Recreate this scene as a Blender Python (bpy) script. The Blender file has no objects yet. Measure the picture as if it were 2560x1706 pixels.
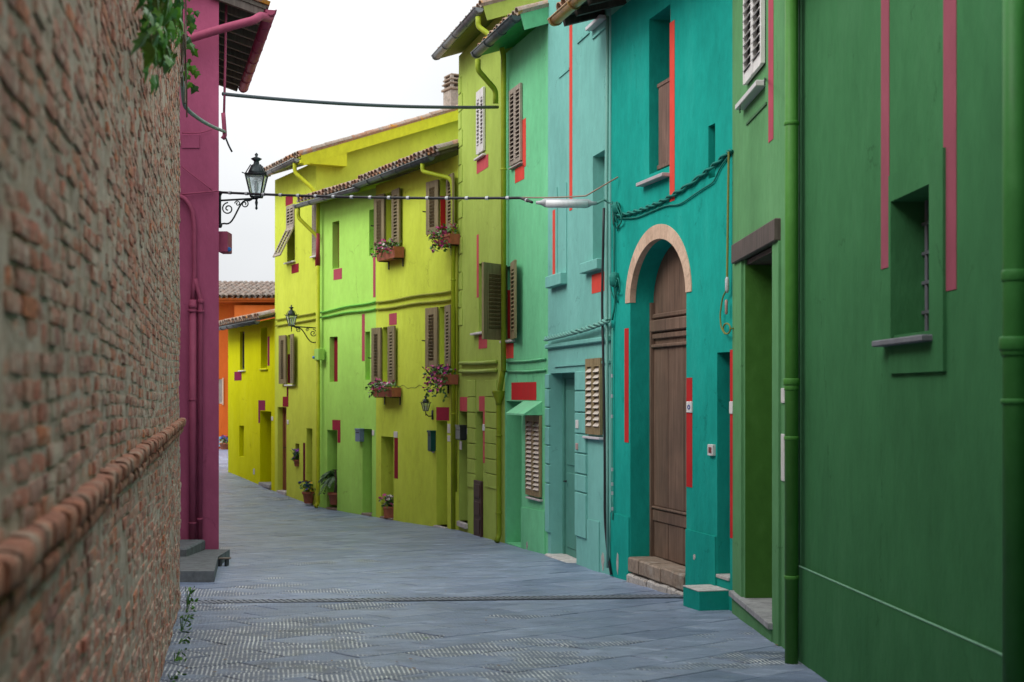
import bpy, math, random
import numpy as np
from mathutils import Vector, Matrix, noise
random.seed(7); np.random.seed(7)
C = bpy.context.scene.collection
SC = bpy.context.scene
# ------------------------------------------------------------------ camera
F_PX, CX, HY, EYE = 3556.0, 1280.0, 985.0, 1.65      # focal length, centre column, horizon row of the 2560x1706 photograph
cam_d = bpy.data.cameras.new('camera'); cam = bpy.data.objects.new('camera', cam_d); C.objects.link(cam)
cam.location = (0, 0, EYE); cam.rotation_euler = (math.radians(90), 0, 0)
cam_d.lens = 50; cam_d.sensor_width = 36; cam_d.shift_y = (HY-853)/2560
cam_d.clip_start = .05; cam_d.clip_end = 400
cam_d.dof.use_dof = True; cam_d.dof.focus_distance = 17; cam_d.dof.aperture_fstop = 3.2
SC.camera = cam
# ------------------------------------------------------------------ sky (overcast) and soft sun
SUN_EL, SUN_AZ = math.radians(42), math.radians(244)
w = bpy.data.worlds.new('World'); SC.world = w; w.use_nodes = True
nt = w.node_tree; nt.nodes.clear()
sky = nt.nodes.new('ShaderNodeTexSky'); sky.sky_type = 'NISHITA'; sky.sun_disc = False
sky.sun_elevation = SUN_EL; sky.sun_rotation = SUN_AZ; sky.dust_density = 4; sky.air_density = 1.2
hs = nt.nodes.new('ShaderNodeHueSaturation'); hs.inputs['Saturation'].default_value = .10
mix = nt.nodes.new('ShaderNodeMixRGB'); mix.inputs[0].default_value = .94
tc = nt.nodes.new('ShaderNodeTexCoord'); cl = nt.nodes.new('ShaderNodeTexNoise'); cl.inputs['Scale'].default_value = 2.2; cl.inputs['Detail'].default_value = 5
cr = nt.nodes.new('ShaderNodeValToRGB'); cr.color_ramp.elements[0].position = .35; cr.color_ramp.elements[1].position = .65; cr.color_ramp.elements[0].color = (5.3, 5.45, 5.6, 1); cr.color_ramp.elements[1].color = (6.9, 7.0, 7.1, 1)
bg = nt.nodes.new('ShaderNodeBackground'); bg.inputs[1].default_value = .15
wo = nt.nodes.new('ShaderNodeOutputWorld')
L = nt.links.new
L(sky.outputs[0], hs.inputs['Color']); L(tc.outputs['Generated'], cl.inputs['Vector']); L(cl.outputs[0], cr.inputs[0])
sp = nt.nodes.new('ShaderNodeSeparateXYZ'); zr = nt.nodes.new('ShaderNodeMapRange'); zr.inputs[1].default_value = 0; zr.inputs[2].default_value = 1; zr.inputs[3].default_value = .74; zr.inputs[4].default_value = 1.75
ov = nt.nodes.new('ShaderNodeMixRGB'); ov.blend_type = 'MULTIPLY'; ov.inputs[0].default_value = 1
L(tc.outputs['Generated'], sp.inputs[0]); L(sp.outputs['Z'], zr.inputs[0]); L(cr.outputs[0], ov.inputs[1]); L(zr.outputs[0], ov.inputs[2])
L(hs.outputs[0], mix.inputs[1]); L(ov.outputs[0], mix.inputs[2]); L(mix.outputs[0], bg.inputs[0]); L(bg.outputs[0], wo.inputs[0])
sd = bpy.data.lights.new('sun', 'SUN'); sd.energy = 1.5; sd.angle = math.radians(32); sd.color = (1, .97, .93)
sun = bpy.data.objects.new('sun', sd); C.objects.link(sun)
sun.rotation_euler = Vector((math.sin(SUN_AZ)*math.cos(SUN_EL), math.cos(SUN_AZ)*math.cos(SUN_EL), math.sin(SUN_EL))).to_track_quat('Z', 'Y').to_euler()
SC.view_settings.view_transform = 'Standard'; SC.view_settings.look = 'None'
SC.view_settings.exposure = 0.34; SC.view_settings.gamma = 1; SC.view_settings.use_curve_mapping = False
try:
    SC.cycles.max_bounces = 8; SC.cycles.diffuse_bounces = 2; SC.cycles.use_denoising = True
except Exception: pass

# ------------------------------------------------------------------ ground profile and pixel rays
_gy = np.array([-30, 0, 28, 31, 34, 38.3, 47, 75, 200.]); _gz = np.array([.9, 0, -.84, -.84, -.68, -.45, -.2, .25, .25])
_ys = np.linspace(-30, 200, 2301); _zs = np.interp(_ys, _gy, _gz)
_zs = np.convolve(np.pad(_zs, 12, mode='edge'), np.ones(25)/25, mode='valid')
def ground(y): return float(np.interp(y, _ys, _zs))
def ray(px, py): return Vector(((px-CX)/F_PX, 1, (HY-py)/F_PX))
def at(px, py, y): r = ray(px, py)*y; return Vector((r.x, y, EYE+r.z))       # point on a pixel's ray at a known distance
def on_ground(px, py):
    lo, hi = 1., 120.
    for _ in range(50):
        m = (lo+hi)/2
        if at(px, py, m).z > ground(m): lo = m
        else: hi = m
    return at(px, py, lo)

# ------------------------------------------------------------------ materials
MATS = {}
def srgb(c):
    return tuple(((v/255/12.92) if v/255 <= .04045 else ((v/255+.055)/1.055)**2.4) for v in c)
def newmat(name):
    m = bpy.data.materials.new(name); m.use_nodes = True; n = m.node_tree.nodes
    b = n['Principled BSDF']; return m, m.node_tree, b
def N(t, kind, **kw):
    n = t.nodes.new(kind)
    for k, v in kw.items():
        if k in n.inputs: n.inputs[k].default_value = v
        else: setattr(n, k, v)
    return n
def ramp(t, src, stops):
    r = t.nodes.new('ShaderNodeValToRGB'); e = r.color_ramp.elements
    e[0].position, e[0].color = stops[0][0], (*stops[0][1], 1); e[1].position, e[1].color = stops[-1][0], (*stops[-1][1], 1)
    for p, c in stops[1:-1]: x = e.new(p); x.color = (*c, 1)
    t.links.new(src, r.inputs[0]); return r
def pos_map(t, scale):
    g = t.nodes.new('ShaderNodeNewGeometry'); mp = t.nodes.new('ShaderNodeMapping'); mp.inputs['Scale'].default_value = scale
    t.links.new(g.outputs['Position'], mp.inputs['Vector']); return mp.outputs[0]
def mul(c, k): return tuple(min(.95, max(0, v*k)) for v in c)
def shift(c, k, d): return tuple(min(.95, max(0, v*k+d)) for v in c)
def plaster(col, dirt=(.16, .15, .12), var=.16, key=None):
    """lime-wash plaster: brush streaks, cloudy patches, splash dirt, trowelled relief"""
    k = ('plaster', col, var)
    if k in MATS: return MATS[k]
    m, t, b = newmat('plaster'); lk = t.links.new
    n1 = N(t, 'ShaderNodeTexNoise', Scale=1., Detail=6., Roughness=.65); lk(pos_map(t, (1.1, 1.1, .55)), n1.inputs['Vector'])
    n2 = N(t, 'ShaderNodeTexNoise', Scale=1., Detail=7., Roughness=.7); lk(pos_map(t, (8, 8, 4.2)), n2.inputs['Vector'])
    n3 = N(t, 'ShaderNodeTexNoise', Scale=55., Detail=4., Roughness=.6); lk(pos_map(t, (1, 1, 1)), n3.inputs['Vector'])
    r1 = ramp(t, n1.outputs[0], [(.3, mul(col, 1-var)), (.52, col), (.72, shift(col, 1+var*.5, .012))])
    r2 = ramp(t, n2.outputs[0], [(.28, (1-var*.6,)*3), (.5, (1., 1., 1.)), (.72, (1+var*.55,)*3)])
    mx = N(t, 'ShaderNodeMixRGB', blend_type='MULTIPLY'); mx.inputs[0].default_value = 1
    lk(r1.outputs[0], mx.inputs[1]); lk(r2.outputs[0], mx.inputs[2])
    # stains with their own shape
    n4 = N(t, 'ShaderNodeTexNoise', Scale=1., Detail=8., Roughness=.75); lk(pos_map(t, (2.6, 2.6, .8)), n4.inputs['Vector'])
    r4 = ramp(t, n4.outputs[0], [(.60, (0, 0, 0)), (.78, (.22, .22, .22))])
    m2 = N(t, 'ShaderNodeMixRGB'); lk(r4.outputs[0], m2.inputs[0]); lk(mx.outputs[0], m2.inputs[1]); m2.inputs[2].default_value = (*mul(col, .55), 1)
    nd = N(t, 'ShaderNodeTexNoise', Scale=3., Detail=5., Roughness=.7); lk(pos_map(t, (1, 1, 1)), nd.inputs['Vector'])
    dv = N(t, 'ShaderNodeMixRGB', blend_type='ADD'); dv.inputs[0].default_value = .35; lk(pos_map(t, (1, 1, .8)), dv.inputs[1]); lk(nd.outputs['Color'], dv.inputs[2])
    vo = t.nodes.new('ShaderNodeTexVoronoi'); vo.feature = 'DISTANCE_TO_EDGE'; vo.inputs['Scale'].default_value = .55; lk(dv.outputs[0], vo.inputs['Vector'])
    rc = ramp(t, vo.outputs['Distance'], [(.0015, (.55, .55, .55)), (.0045, (0, 0, 0))]); rm = ramp(t, nd.outputs[0], [(.50, (0, 0, 0)), (.60, (1, 1, 1))])
    ck = N(t, 'ShaderNodeMath', operation='MULTIPLY'); lk(rc.outputs[0], ck.inputs[0]); lk(rm.outputs[0], ck.inputs[1])
    m3 = N(t, 'ShaderNodeMixRGB'); lk(ck.outputs[0], m3.inputs[0]); lk(m2.outputs[0], m3.inputs[1]); m3.inputs[2].default_value = (*mul(col, .35), 1); m2 = m3
    lk(m2.outputs[0], b.inputs['Base Color'])
    b.inputs['Roughness'].default_value = .9; b.inputs['Specular IOR Level'].default_value = .05
    bp = N(t, 'ShaderNodeBump', Strength=.30, Distance=.012); ad = N(t, 'ShaderNodeMath', operation='MULTIPLY_ADD')
    lk(n3.outputs[0], ad.inputs[0]); ad.inputs[1].default_value = .18; lk(n2.outputs[0], ad.inputs[2])
    lk(ad.outputs[0], bp.inputs['Height'])
    bp2 = N(t, 'ShaderNodeBump', Strength=.5, Distance=.06); lk(n1.outputs[0], bp2.inputs['Height']); lk(bp.outputs[0], bp2.inputs['Normal'])
    lk(bp2.outputs[0], b.inputs['Normal'])
    MATS[k] = m; return m
def paint(col, rough=.5, var=.08, metal=0., bump=.05, scale=9., name='paint', spec=.4):
    k = (name, col, rough, metal)
    if k in MATS: return MATS[k]
    m, t, b = newmat(name); lk = t.links.new
    n1 = N(t, 'ShaderNodeTexNoise', Scale=scale, Detail=6., Roughness=.65); lk(pos_map(t, (1, 1, .6)), n1.inputs['Vector'])
    r = ramp(t, n1.outputs[0], [(.3, mul(col, 1-var*1.6)), (.55, col), (.75, shift(col, 1+var, .01))])
    lk(r.outputs[0], b.inputs['Base Color']); b.inputs['Metallic'].default_value = metal
    r2 = ramp(t, n1.outputs[0], [(.3, (rough*.8,)*3), (.7, (min(1, rough*1.2),)*3)]); lk(r2.outputs[0], b.inputs['Roughness'])
    b.inputs['Specular IOR Level'].default_value = spec
    n2 = N(t, 'ShaderNodeTexNoise', Scale=scale*9, Detail=3.); lk(pos_map(t, (1, 1, 1)), n2.inputs['Vector'])
    bp = N(t, 'ShaderNodeBump', Strength=bump*4, Distance=.006); lk(n2.outputs[0], bp.inputs['Height']); lk(bp.outputs[0], b.inputs['Normal'])
    MATS[k] = m; return m
def wood(col, name='wood', rough=.7):
    k = (name, col)
    if k in MATS: return MATS[k]
    m, t, b = newmat(name); lk = t.links.new
    n1 = N(t, 'ShaderNodeTexNoise', Scale=1., Detail=9., Roughness=.7); lk(pos_map(t, (26, 26, 1.4)), n1.inputs['Vector'])
    n0 = N(t, 'ShaderNodeTexNoise', Scale=2.5, Detail=4.); lk(pos_map(t, (1, 1, 1)), n0.inputs['Vector'])
    r = ramp(t, n1.outputs[0], [(.28, mul(col, .55)), (.5, col), (.72, shift(col, 1.35, .02))])
    r0 = ramp(t, n0.outputs[0], [(.3, (.78, .78, .78)), (.7, (1.15, 1.12, 1.1))])
    mx = N(t, 'ShaderNodeMixRGB', blend_type='MULTIPLY'); mx.inputs[0].default_value = 1; lk(r.outputs[0], mx.inputs[1]); lk(r0.outputs[0], mx.inputs[2])
    lk(mx.outputs[0], b.inputs['Base Color']); b.inputs['Roughness'].default_value = rough
    bp = N(t, 'ShaderNodeBump', Strength=.35, Distance=.006); lk(n1.outputs[0], bp.inputs['Height']); lk(bp.outputs[0], b.inputs['Normal'])
    MATS[k] = m; return m
def piece_rand(t):
    """a random value for every piece, whether it is its own object or an island of a joined mesh"""
    o = t.nodes.new('ShaderNodeObjectInfo'); g = t.nodes.new('ShaderNodeNewGeometry')
    a = N(t, 'ShaderNodeMath', operation='ADD'); f = N(t, 'ShaderNodeMath', operation='FRACT')
    t.links.new(o.outputs['Random'], a.inputs[0]); t.links.new(g.outputs['Random Per Island'], a.inputs[1]); t.links.new(a.outputs[0], f.inputs[0])
    return f.outputs[0]
def pieces(name, stops, rough=.85, spots=None, nscale=14., bump=.5, bdist=.01, var=.35):
    if name in MATS: return MATS[name]
    m, t, b = newmat(name); lk = t.links.new
    r = ramp(t, piece_rand(t), stops); r.color_ramp.interpolation = 'LINEAR'
    n = N(t, 'ShaderNodeTexNoise', Scale=nscale, Detail=8., Roughness=.7); lk(pos_map(t, (1, 1, 1)), n.inputs['Vector'])
    r2 = ramp(t, n.outputs[0], [(.3, (1-var,)*3), (.5, (1, 1, 1)), (.72, (1+var,)*3)])
    mx = N(t, 'ShaderNodeMixRGB', blend_type='MULTIPLY'); mx.inputs[0].default_value = 1; lk(r.outputs[0], mx.inputs[1]); lk(r2.outputs[0], mx.inputs[2])
    out = mx.outputs[0]
    for i, (sc, lo, hi, c) in enumerate(spots or []):
        n2 = N(t, 'ShaderNodeTexNoise', Scale=sc, Detail=6., Roughness=.65); n2.noise_dimensions = '4D'; n2.inputs['W'].default_value = i*3.7
        lk(pos_map(t, (1, 1, 1)), n2.inputs['Vector'])
        rr = ramp(t, n2.outputs[0], [(lo, (0, 0, 0)), (hi, (1, 1, 1))])
        m2 = N(t, 'ShaderNodeMixRGB'); lk(rr.outputs[0], m2.inputs[0]); lk(out, m2.inputs[1]); m2.inputs[2].default_value = (*c, 1); out = m2.outputs[0]
    lk(out, b.inputs['Base Color']); b.inputs['Roughness'].default_value = rough; b.inputs['Specular IOR Level'].default_value = .3
    bp = N(t, 'ShaderNodeBump', Strength=bump, Distance=bdist); lk(n.outputs[0], bp.inputs['Height']); lk(bp.outputs[0], b.inputs['Normal'])
    MATS[name] = m; return m
def roof_tile_mat():
    return pieces('roof_tile', [(0, (.34, .18, .115)), (.25, (.42, .25, .165)), (.5, (.37, .28, .22)), (.75, (.30, .26, .22)), (1, (.48, .33, .24))],
                  spots=[(7., .52, .62, (.36, .34, .31)), (4.5, .58, .64, (.58, .27, .04)), (23., .60, .70, (.055, .05, .045))], nscale=30)
def brick_mat():
    return pieces('old_brick', [(0, (.56, .20, .135)), (.2, (.50, .235, .17)), (.4, (.44, .25, .20)), (.6, (.54, .26, .18)), (.8, (.34, .165, .135)), (1, (.62, .22, .11))],
                  spots=[(5., .49, .60, (.58, .47, .37)), (16., .55, .66, (.60, .49, .40)), (38., .60, .70, (.70, .60, .50)), (11., .65, .73, (.16, .11, .09))], nscale=26., bump=.9, bdist=.012, var=.55)
def mortar_mat():
    if 'mortar' in MATS: return MATS['mortar']
    m, t, b = newmat('mortar'); lk = t.links.new
    n1 = N(t, 'ShaderNodeTexNoise', Scale=7., Detail=9., Roughness=.75); lk(pos_map(t, (1, 1, 1)), n1.inputs['Vector'])
    n2 = N(t, 'ShaderNodeTexNoise', Scale=45., Detail=6., Roughness=.7); lk(pos_map(t, (1, 1, 1)), n2.inputs['Vector'])
    n3 = N(t, 'ShaderNodeTexNoise', Scale=2.2, Detail=5., Roughness=.7); lk(pos_map(t, (1, 1, 1)), n3.inputs['Vector'])
    r = ramp(t, n1.outputs[0], [(.28, (.12, .085, .06)), (.40, (.38, .295, .22)), (.54, (.56, .475, .39)), (.72, (.76, .70, .63))])
    r3 = ramp(t, n3.outputs[0], [(.35, (.82, .80, .76)), (.55, (1, .98, .95)), (.7, (1.08, .98, .88))])
    mx = N(t, 'ShaderNodeMixRGB', blend_type='MULTIPLY'); mx.inputs[0].default_value = 1; lk(r.outputs[0], mx.inputs[1]); lk(r3.outputs[0], mx.inputs[2])
    # brick dust showing through the worn pointing
    r4 = ramp(t, n2.outputs[0], [(.58, (0, 0, 0)), (.70, (.8, .8, .8))])
    m2 = N(t, 'ShaderNodeMixRGB'); lk(r4.outputs[0], m2.inputs[0]); lk(mx.outputs[0], m2.inputs[1]); m2.inputs[2].default_value = (.40, .19, .12, 1)
    lk(m2.outputs[0], b.inputs['Base Color']); b.inputs['Roughness'].default_value = .95
    ad = N(t, 'ShaderNodeMath', operation='MULTIPLY_ADD'); lk(n2.outputs[0], ad.inputs[0]); ad.inputs[1].default_value = .5; lk(n1.outputs[0], ad.inputs[2])
    bp = N(t, 'ShaderNodeBump', Strength=.8, Distance=.02); lk(ad.outputs[0], bp.inputs['Height']); lk(bp.outputs[0], b.inputs['Normal'])
    MATS['mortar'] = m; return m
def slab_mat():
    if 'slab' in MATS: return MATS['slab']
    m, t, b = newmat('paving_stone'); lk = t.links.new
    pr = piece_rand(t)
    r0 = ramp(t, pr, [(0, (.170, .220, .335)), (.25, (.238, .294, .420)), (.5, (.200, .252, .372)), (.75, (.268, .324, .450)), (1, (.216, .270, .390))])
    n1 = N(t, 'ShaderNodeTexNoise', Scale=3.2, Detail=9., Roughness=.72); lk(pos_map(t, (1, 1, 1)), n1.inputs['Vector'])
    r1 = ramp(t, n1.outputs[0], [(.28, (.68, .70, .72)), (.5, (1, 1, 1)), (.75, (1.22, 1.2, 1.16))])
    mx = N(t, 'ShaderNodeMixRGB', blend_type='MULTIPLY'); mx.inputs[0].default_value = 1; lk(r0.outputs[0], mx.inputs[1]); lk(r1.outputs[0], mx.inputs[2])
    # tooled furrows cut along the street, worn smooth in patches
    g = t.nodes.new('ShaderNodeNewGeometry'); s0 = t.nodes.new('ShaderNodeSeparateXYZ'); lk(g.outputs['Position'], s0.inputs[0])
    nd = N(t, 'ShaderNodeTexNoise', Scale=6., Detail=3.); lk(pos_map(t, (1, .25, 1)), nd.inputs['Vector'])
    q1 = N(t, 'ShaderNodeMath', operation='MULTIPLY_ADD'); lk(s0.outputs['Y'], q1.inputs[0]); q1.inputs[1].default_value = .163; lk(s0.outputs['X'], q1.inputs[2])
    q2 = N(t, 'ShaderNodeMath', operation='MULTIPLY'); lk(q1.outputs[0], q2.inputs[0]); q2.inputs[1].default_value = 6.2832/.034
    q3 = N(t, 'ShaderNodeMath', operation='MULTIPLY_ADD'); lk(nd.outputs[0], q3.inputs[0]); q3.inputs[1].default_value = 4.5; qp = N(t, 'ShaderNodeMath', operation='MULTIPLY_ADD'); lk(pr, qp.inputs[0]); qp.inputs[1].default_value = 40.; lk(q2.outputs[0], qp.inputs[2]); lk(qp.outputs[0], q3.inputs[2])
    wv = N(t, 'ShaderNodeMath', operation='SINE'); lk(q3.outputs[0], wv.inputs[0])
    nm = N(t, 'ShaderNodeTexNoise', Scale=1., Detail=4., Roughness=.6); lk(pos_map(t, (1.3, 1.9, 1)), nm.inputs['Vector'])
    # worn ridges, their sky glints painted pale, more towards the brick wall
    sx = t.nodes.new('ShaderNodeSeparateXYZ'); lk(g.outputs['Position'], sx.inputs[0])
    mr = N(t, 'ShaderNodeMapRange'); lk(sx.outputs['X'], mr.inputs[0]); mr.inputs[1].default_value = -2.4; mr.inputs[2].default_value = 1.0; mr.inputs[3].default_value = .15; mr.inputs[4].default_value = -.09
    my = N(t, 'ShaderNodeMapRange'); lk(sx.outputs['Y'], my.inputs[0]); my.inputs[1].default_value = 10.; my.inputs[2].default_value = 16.5; my.inputs[3].default_value = .05; my.inputs[4].default_value = -.17
    a1 = N(t, 'ShaderNodeMath', operation='ADD'); lk(nm.outputs[0], a1.inputs[0]); lk(mr.outputs[0], a1.inputs[1])
    a2 = N(t, 'ShaderNodeMath', operation='ADD'); lk(a1.outputs[0], a2.inputs[0]); lk(my.outputs[0], a2.inputs[1])
    a3 = N(t, 'ShaderNodeMath', operation='MULTIPLY_ADD'); lk(pr, a3.inputs[0]); a3.inputs[1].default_value = .24; lk(a2.outputs[0], a3.inputs[2])
    mask = ramp(t, a3.outputs[0], [(.695, (0, 0, 0)), (.74, (1, 1, 1))])
    rg = ramp(t, wv.outputs[0], [(.05, (0, 0, 0)), (.65, (1, 1, 1))])
    nb = N(t, 'ShaderNodeTexNoise', Scale=1., Detail=5., Roughness=.7); lk(pos_map(t, (5, 8, 1)), nb.inputs['Vector'])
    rb_ = ramp(t, nb.outputs[0], [(.40, (0, 0, 0)), (.60, (.85, .85, .85))])
    m0 = N(t, 'ShaderNodeMath', operation='MULTIPLY'); lk(mask.outputs[0], m0.inputs[0]); lk(rg.outputs[0], m0.inputs[1])
    mm = N(t, 'ShaderNodeMath', operation='MULTIPLY'); lk(m0.outputs[0], mm.inputs[0]); lk(rb_.outputs[0], mm.inputs[1])
    dk = N(t, 'ShaderNodeMixRGB'); lk(mask.outputs[0], dk.inputs[0]); lk(mx.outputs[0], dk.inputs[1])
    dm = N(t, 'ShaderNodeMixRGB', blend_type='MULTIPLY'); dm.inputs[0].default_value = 1; lk(mx.outputs[0], dm.inputs[1]); dm.inputs[2].default_value = (.55, .55, .57, 1); lk(dm.outputs[0], dk.inputs[2])
    pale = N(t, 'ShaderNodeMixRGB'); lk(mm.outputs[0], pale.inputs[0]); lk(dk.outputs[0], pale.inputs[1]); pale.inputs[2].default_value = (.76, .79, .80, 1)  # sky glint on the furrow ridges put into the colour
    nw = N(t, 'ShaderNodeTexNoise', Scale=1., Detail=7., Roughness=.75); lk(pos_map(t, (2.0, 4.6, 1)), nw.inputs['Vector'])
    rw_ = ramp(t, nw.outputs[0], [(.33, (.58, .59, .60)), (.46, (1, 1, 1)), (.56, (1.06, 1.06, 1.05)), (.66, (1.8, 1.72, 1.58))])
    pw = N(t, 'ShaderNodeMixRGB', blend_type='MULTIPLY'); pw.inputs[0].default_value = .8; lk(pale.outputs[0], pw.inputs[1]); lk(rw_.outputs[0], pw.inputs[2]); pale = pw
    # rust-brown and moss stains
    n5 = N(t, 'ShaderNodeTexNoise', Scale=1., Detail=9., Roughness=.78); lk(pos_map(t, (6, 9, 1)), n5.inputs['Vector'])
    r5 = ramp(t, n5.outputs[0], [(.62, (0, 0, 0)), (.70, (.75, .75, .75))])
    st = N(t, 'ShaderNodeMixRGB'); lk(r5.outputs[0], st.inputs[0]); lk(pale.outputs[0], st.inputs[1]); st.inputs[2].default_value = (.075, .072, .055, 1)
    n7 = N(t, 'ShaderNodeTexNoise', Scale=1., Detail=8., Roughness=.8); lk(pos_map(t, (4, 10, 3)), n7.inputs['Vector'])
    r7 = ramp(t, n7.outputs[0], [(.585, (0, 0, 0)), (.66, (.7, .7, .7))])
    s7 = N(t, 'ShaderNodeMixRGB'); lk(r7.outputs[0], s7.inputs[0]); lk(st.outputs[0], s7.inputs[1]); s7.inputs[2].default_value = (.50, .53, .50, 1); st = s7
    lk(st.outputs[0], b.inputs['Base Color'])
    rr = ramp(t, n1.outputs[0], [(.3, (.34,)*3), (.7, (.58,)*3)]); lk(rr.outputs[0], b.inputs['Roughness']); b.inputs['Specular IOR Level'].default_value = .5
    n6 = N(t, 'ShaderNodeTexNoise', Scale=40., Detail=5., Roughness=.7); lk(pos_map(t, (1, 1, 1)), n6.inputs['Vector'])
    bp = N(t, 'ShaderNodeBump', Strength=.45, Distance=.01); lk(n6.outputs[0], bp.inputs['Height'])
    bp2 = N(t, 'ShaderNodeBump', Strength=.22, Distance=.010); lk(rg.outputs[0], bp2.inputs['Height']); lk(bp.outputs[0], bp2.inputs['Normal'])
    bp3 = N(t, 'ShaderNodeBump', Strength=.6, Distance=.05); lk(n1.outputs[0], bp3.inputs['Height']); lk(bp2.outputs[0], bp3.inputs['Normal'])
    lk(bp3.outputs[0], b.inputs['Normal'])
    MATS['slab'] = m; return m
def leaf_mat(name, c1, c2, trans=.25):
    if name in MATS: return MATS[name]
    m, t, b = newmat(name); r = ramp(t, piece_rand(t), [(0, c1), (1, c2)]); t.links.new(r.outputs[0], b.inputs['Base Color'])
    b.inputs['Roughness'].default_value = .42; b.inputs['Specular IOR Level'].default_value = .5
    MATS[name] = m; return m
def glass_mat():
    if 'glass' in MATS: return MATS['glass']
    m, t, b = newmat('glass'); b.inputs['Base Color'].default_value = (.86, .93, .94, 1); b.inputs['Roughness'].default_value = .08
    b.inputs['Transmission Weight'].default_value = .85; b.inputs['IOR'].default_value = 1.2; MATS['glass'] = m; return m
stone_grey = pieces('step_stone', [(0, (.30, .305, .315)), (1, (.36, .36, .36))], nscale=9., spots=[(5., .58, .7, (.2, .19, .17))])
stone_pale = pieces('pale_stone', [(0, (.50, .47, .45)), (1, (.58, .55, .52))], nscale=12., spots=[(9., .58, .72, (.30, .25, .22))])
stone_brown = pieces('brown_stone', [(0, (.24, .18, .135)), (1, (.30, .23, .175))], nscale=14., spots=[(6., .52, .66, (.36, .32, .27)), (17., .6, .72, (.12, .09, .07))])
rubble = pieces('rubble_stone', [(0, (.40, .37, .34)), (1, (.52, .49, .45))], nscale=22., spots=[(14., .56, .68, (.23, .18, .14))])
sandstone = pieces('arch_stone', [(0, (.58, .40, .285)), (.5, (.64, .455, .33)), (1, (.53, .36, .255))], nscale=18., var=.18, bump=.3, spots=[(8., .62, .74, (.42, .28, .20))])
terracotta = paint((.42, .135, .075), rough=.8, var=.2, name='terracotta', scale=14)
zinc = paint((.26, .28, .29), rough=.45, var=.2, metal=.55, name='zinc')
zinc_dark = paint((.10, .125, .13), rough=.45, var=.2, metal=.4, name='zinc')
copper_gold = paint((.42, .25, .085), rough=.42, var=.25, metal=.55, name='copper')
iron = paint((.028, .033, .036), rough=.5, var=.3, metal=.5, name='iron')
black_rubber = paint((.02, .02, .024), rough=.55, name='cable_rubber')
steel = paint((.11, .125, .14), rough=.5, metal=.4, name='steel_cable')
white_paint = paint((.72, .70, .68), rough=.55, var=.1, name='white_paint')
grey_plastic = paint((.45, .46, .48), rough=.4, name='plastic')
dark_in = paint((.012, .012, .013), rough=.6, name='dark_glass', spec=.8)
soil = paint((.05, .035, .025), rough=.95, name='soil')
RED = {'dusty': (.32, .085, .120), 'deep': (.27, .018, .032), 'crimson': (.36, .032, .060), 'red': (.52, .030, .030), 'scarlet': (.74, .085, .060), 'coral': (.58, .10, .11), 'maroon': (.13, .008, .022), 'rose': (.46, .085, .120), 'plum': (.25, .02, .075)}

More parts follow.
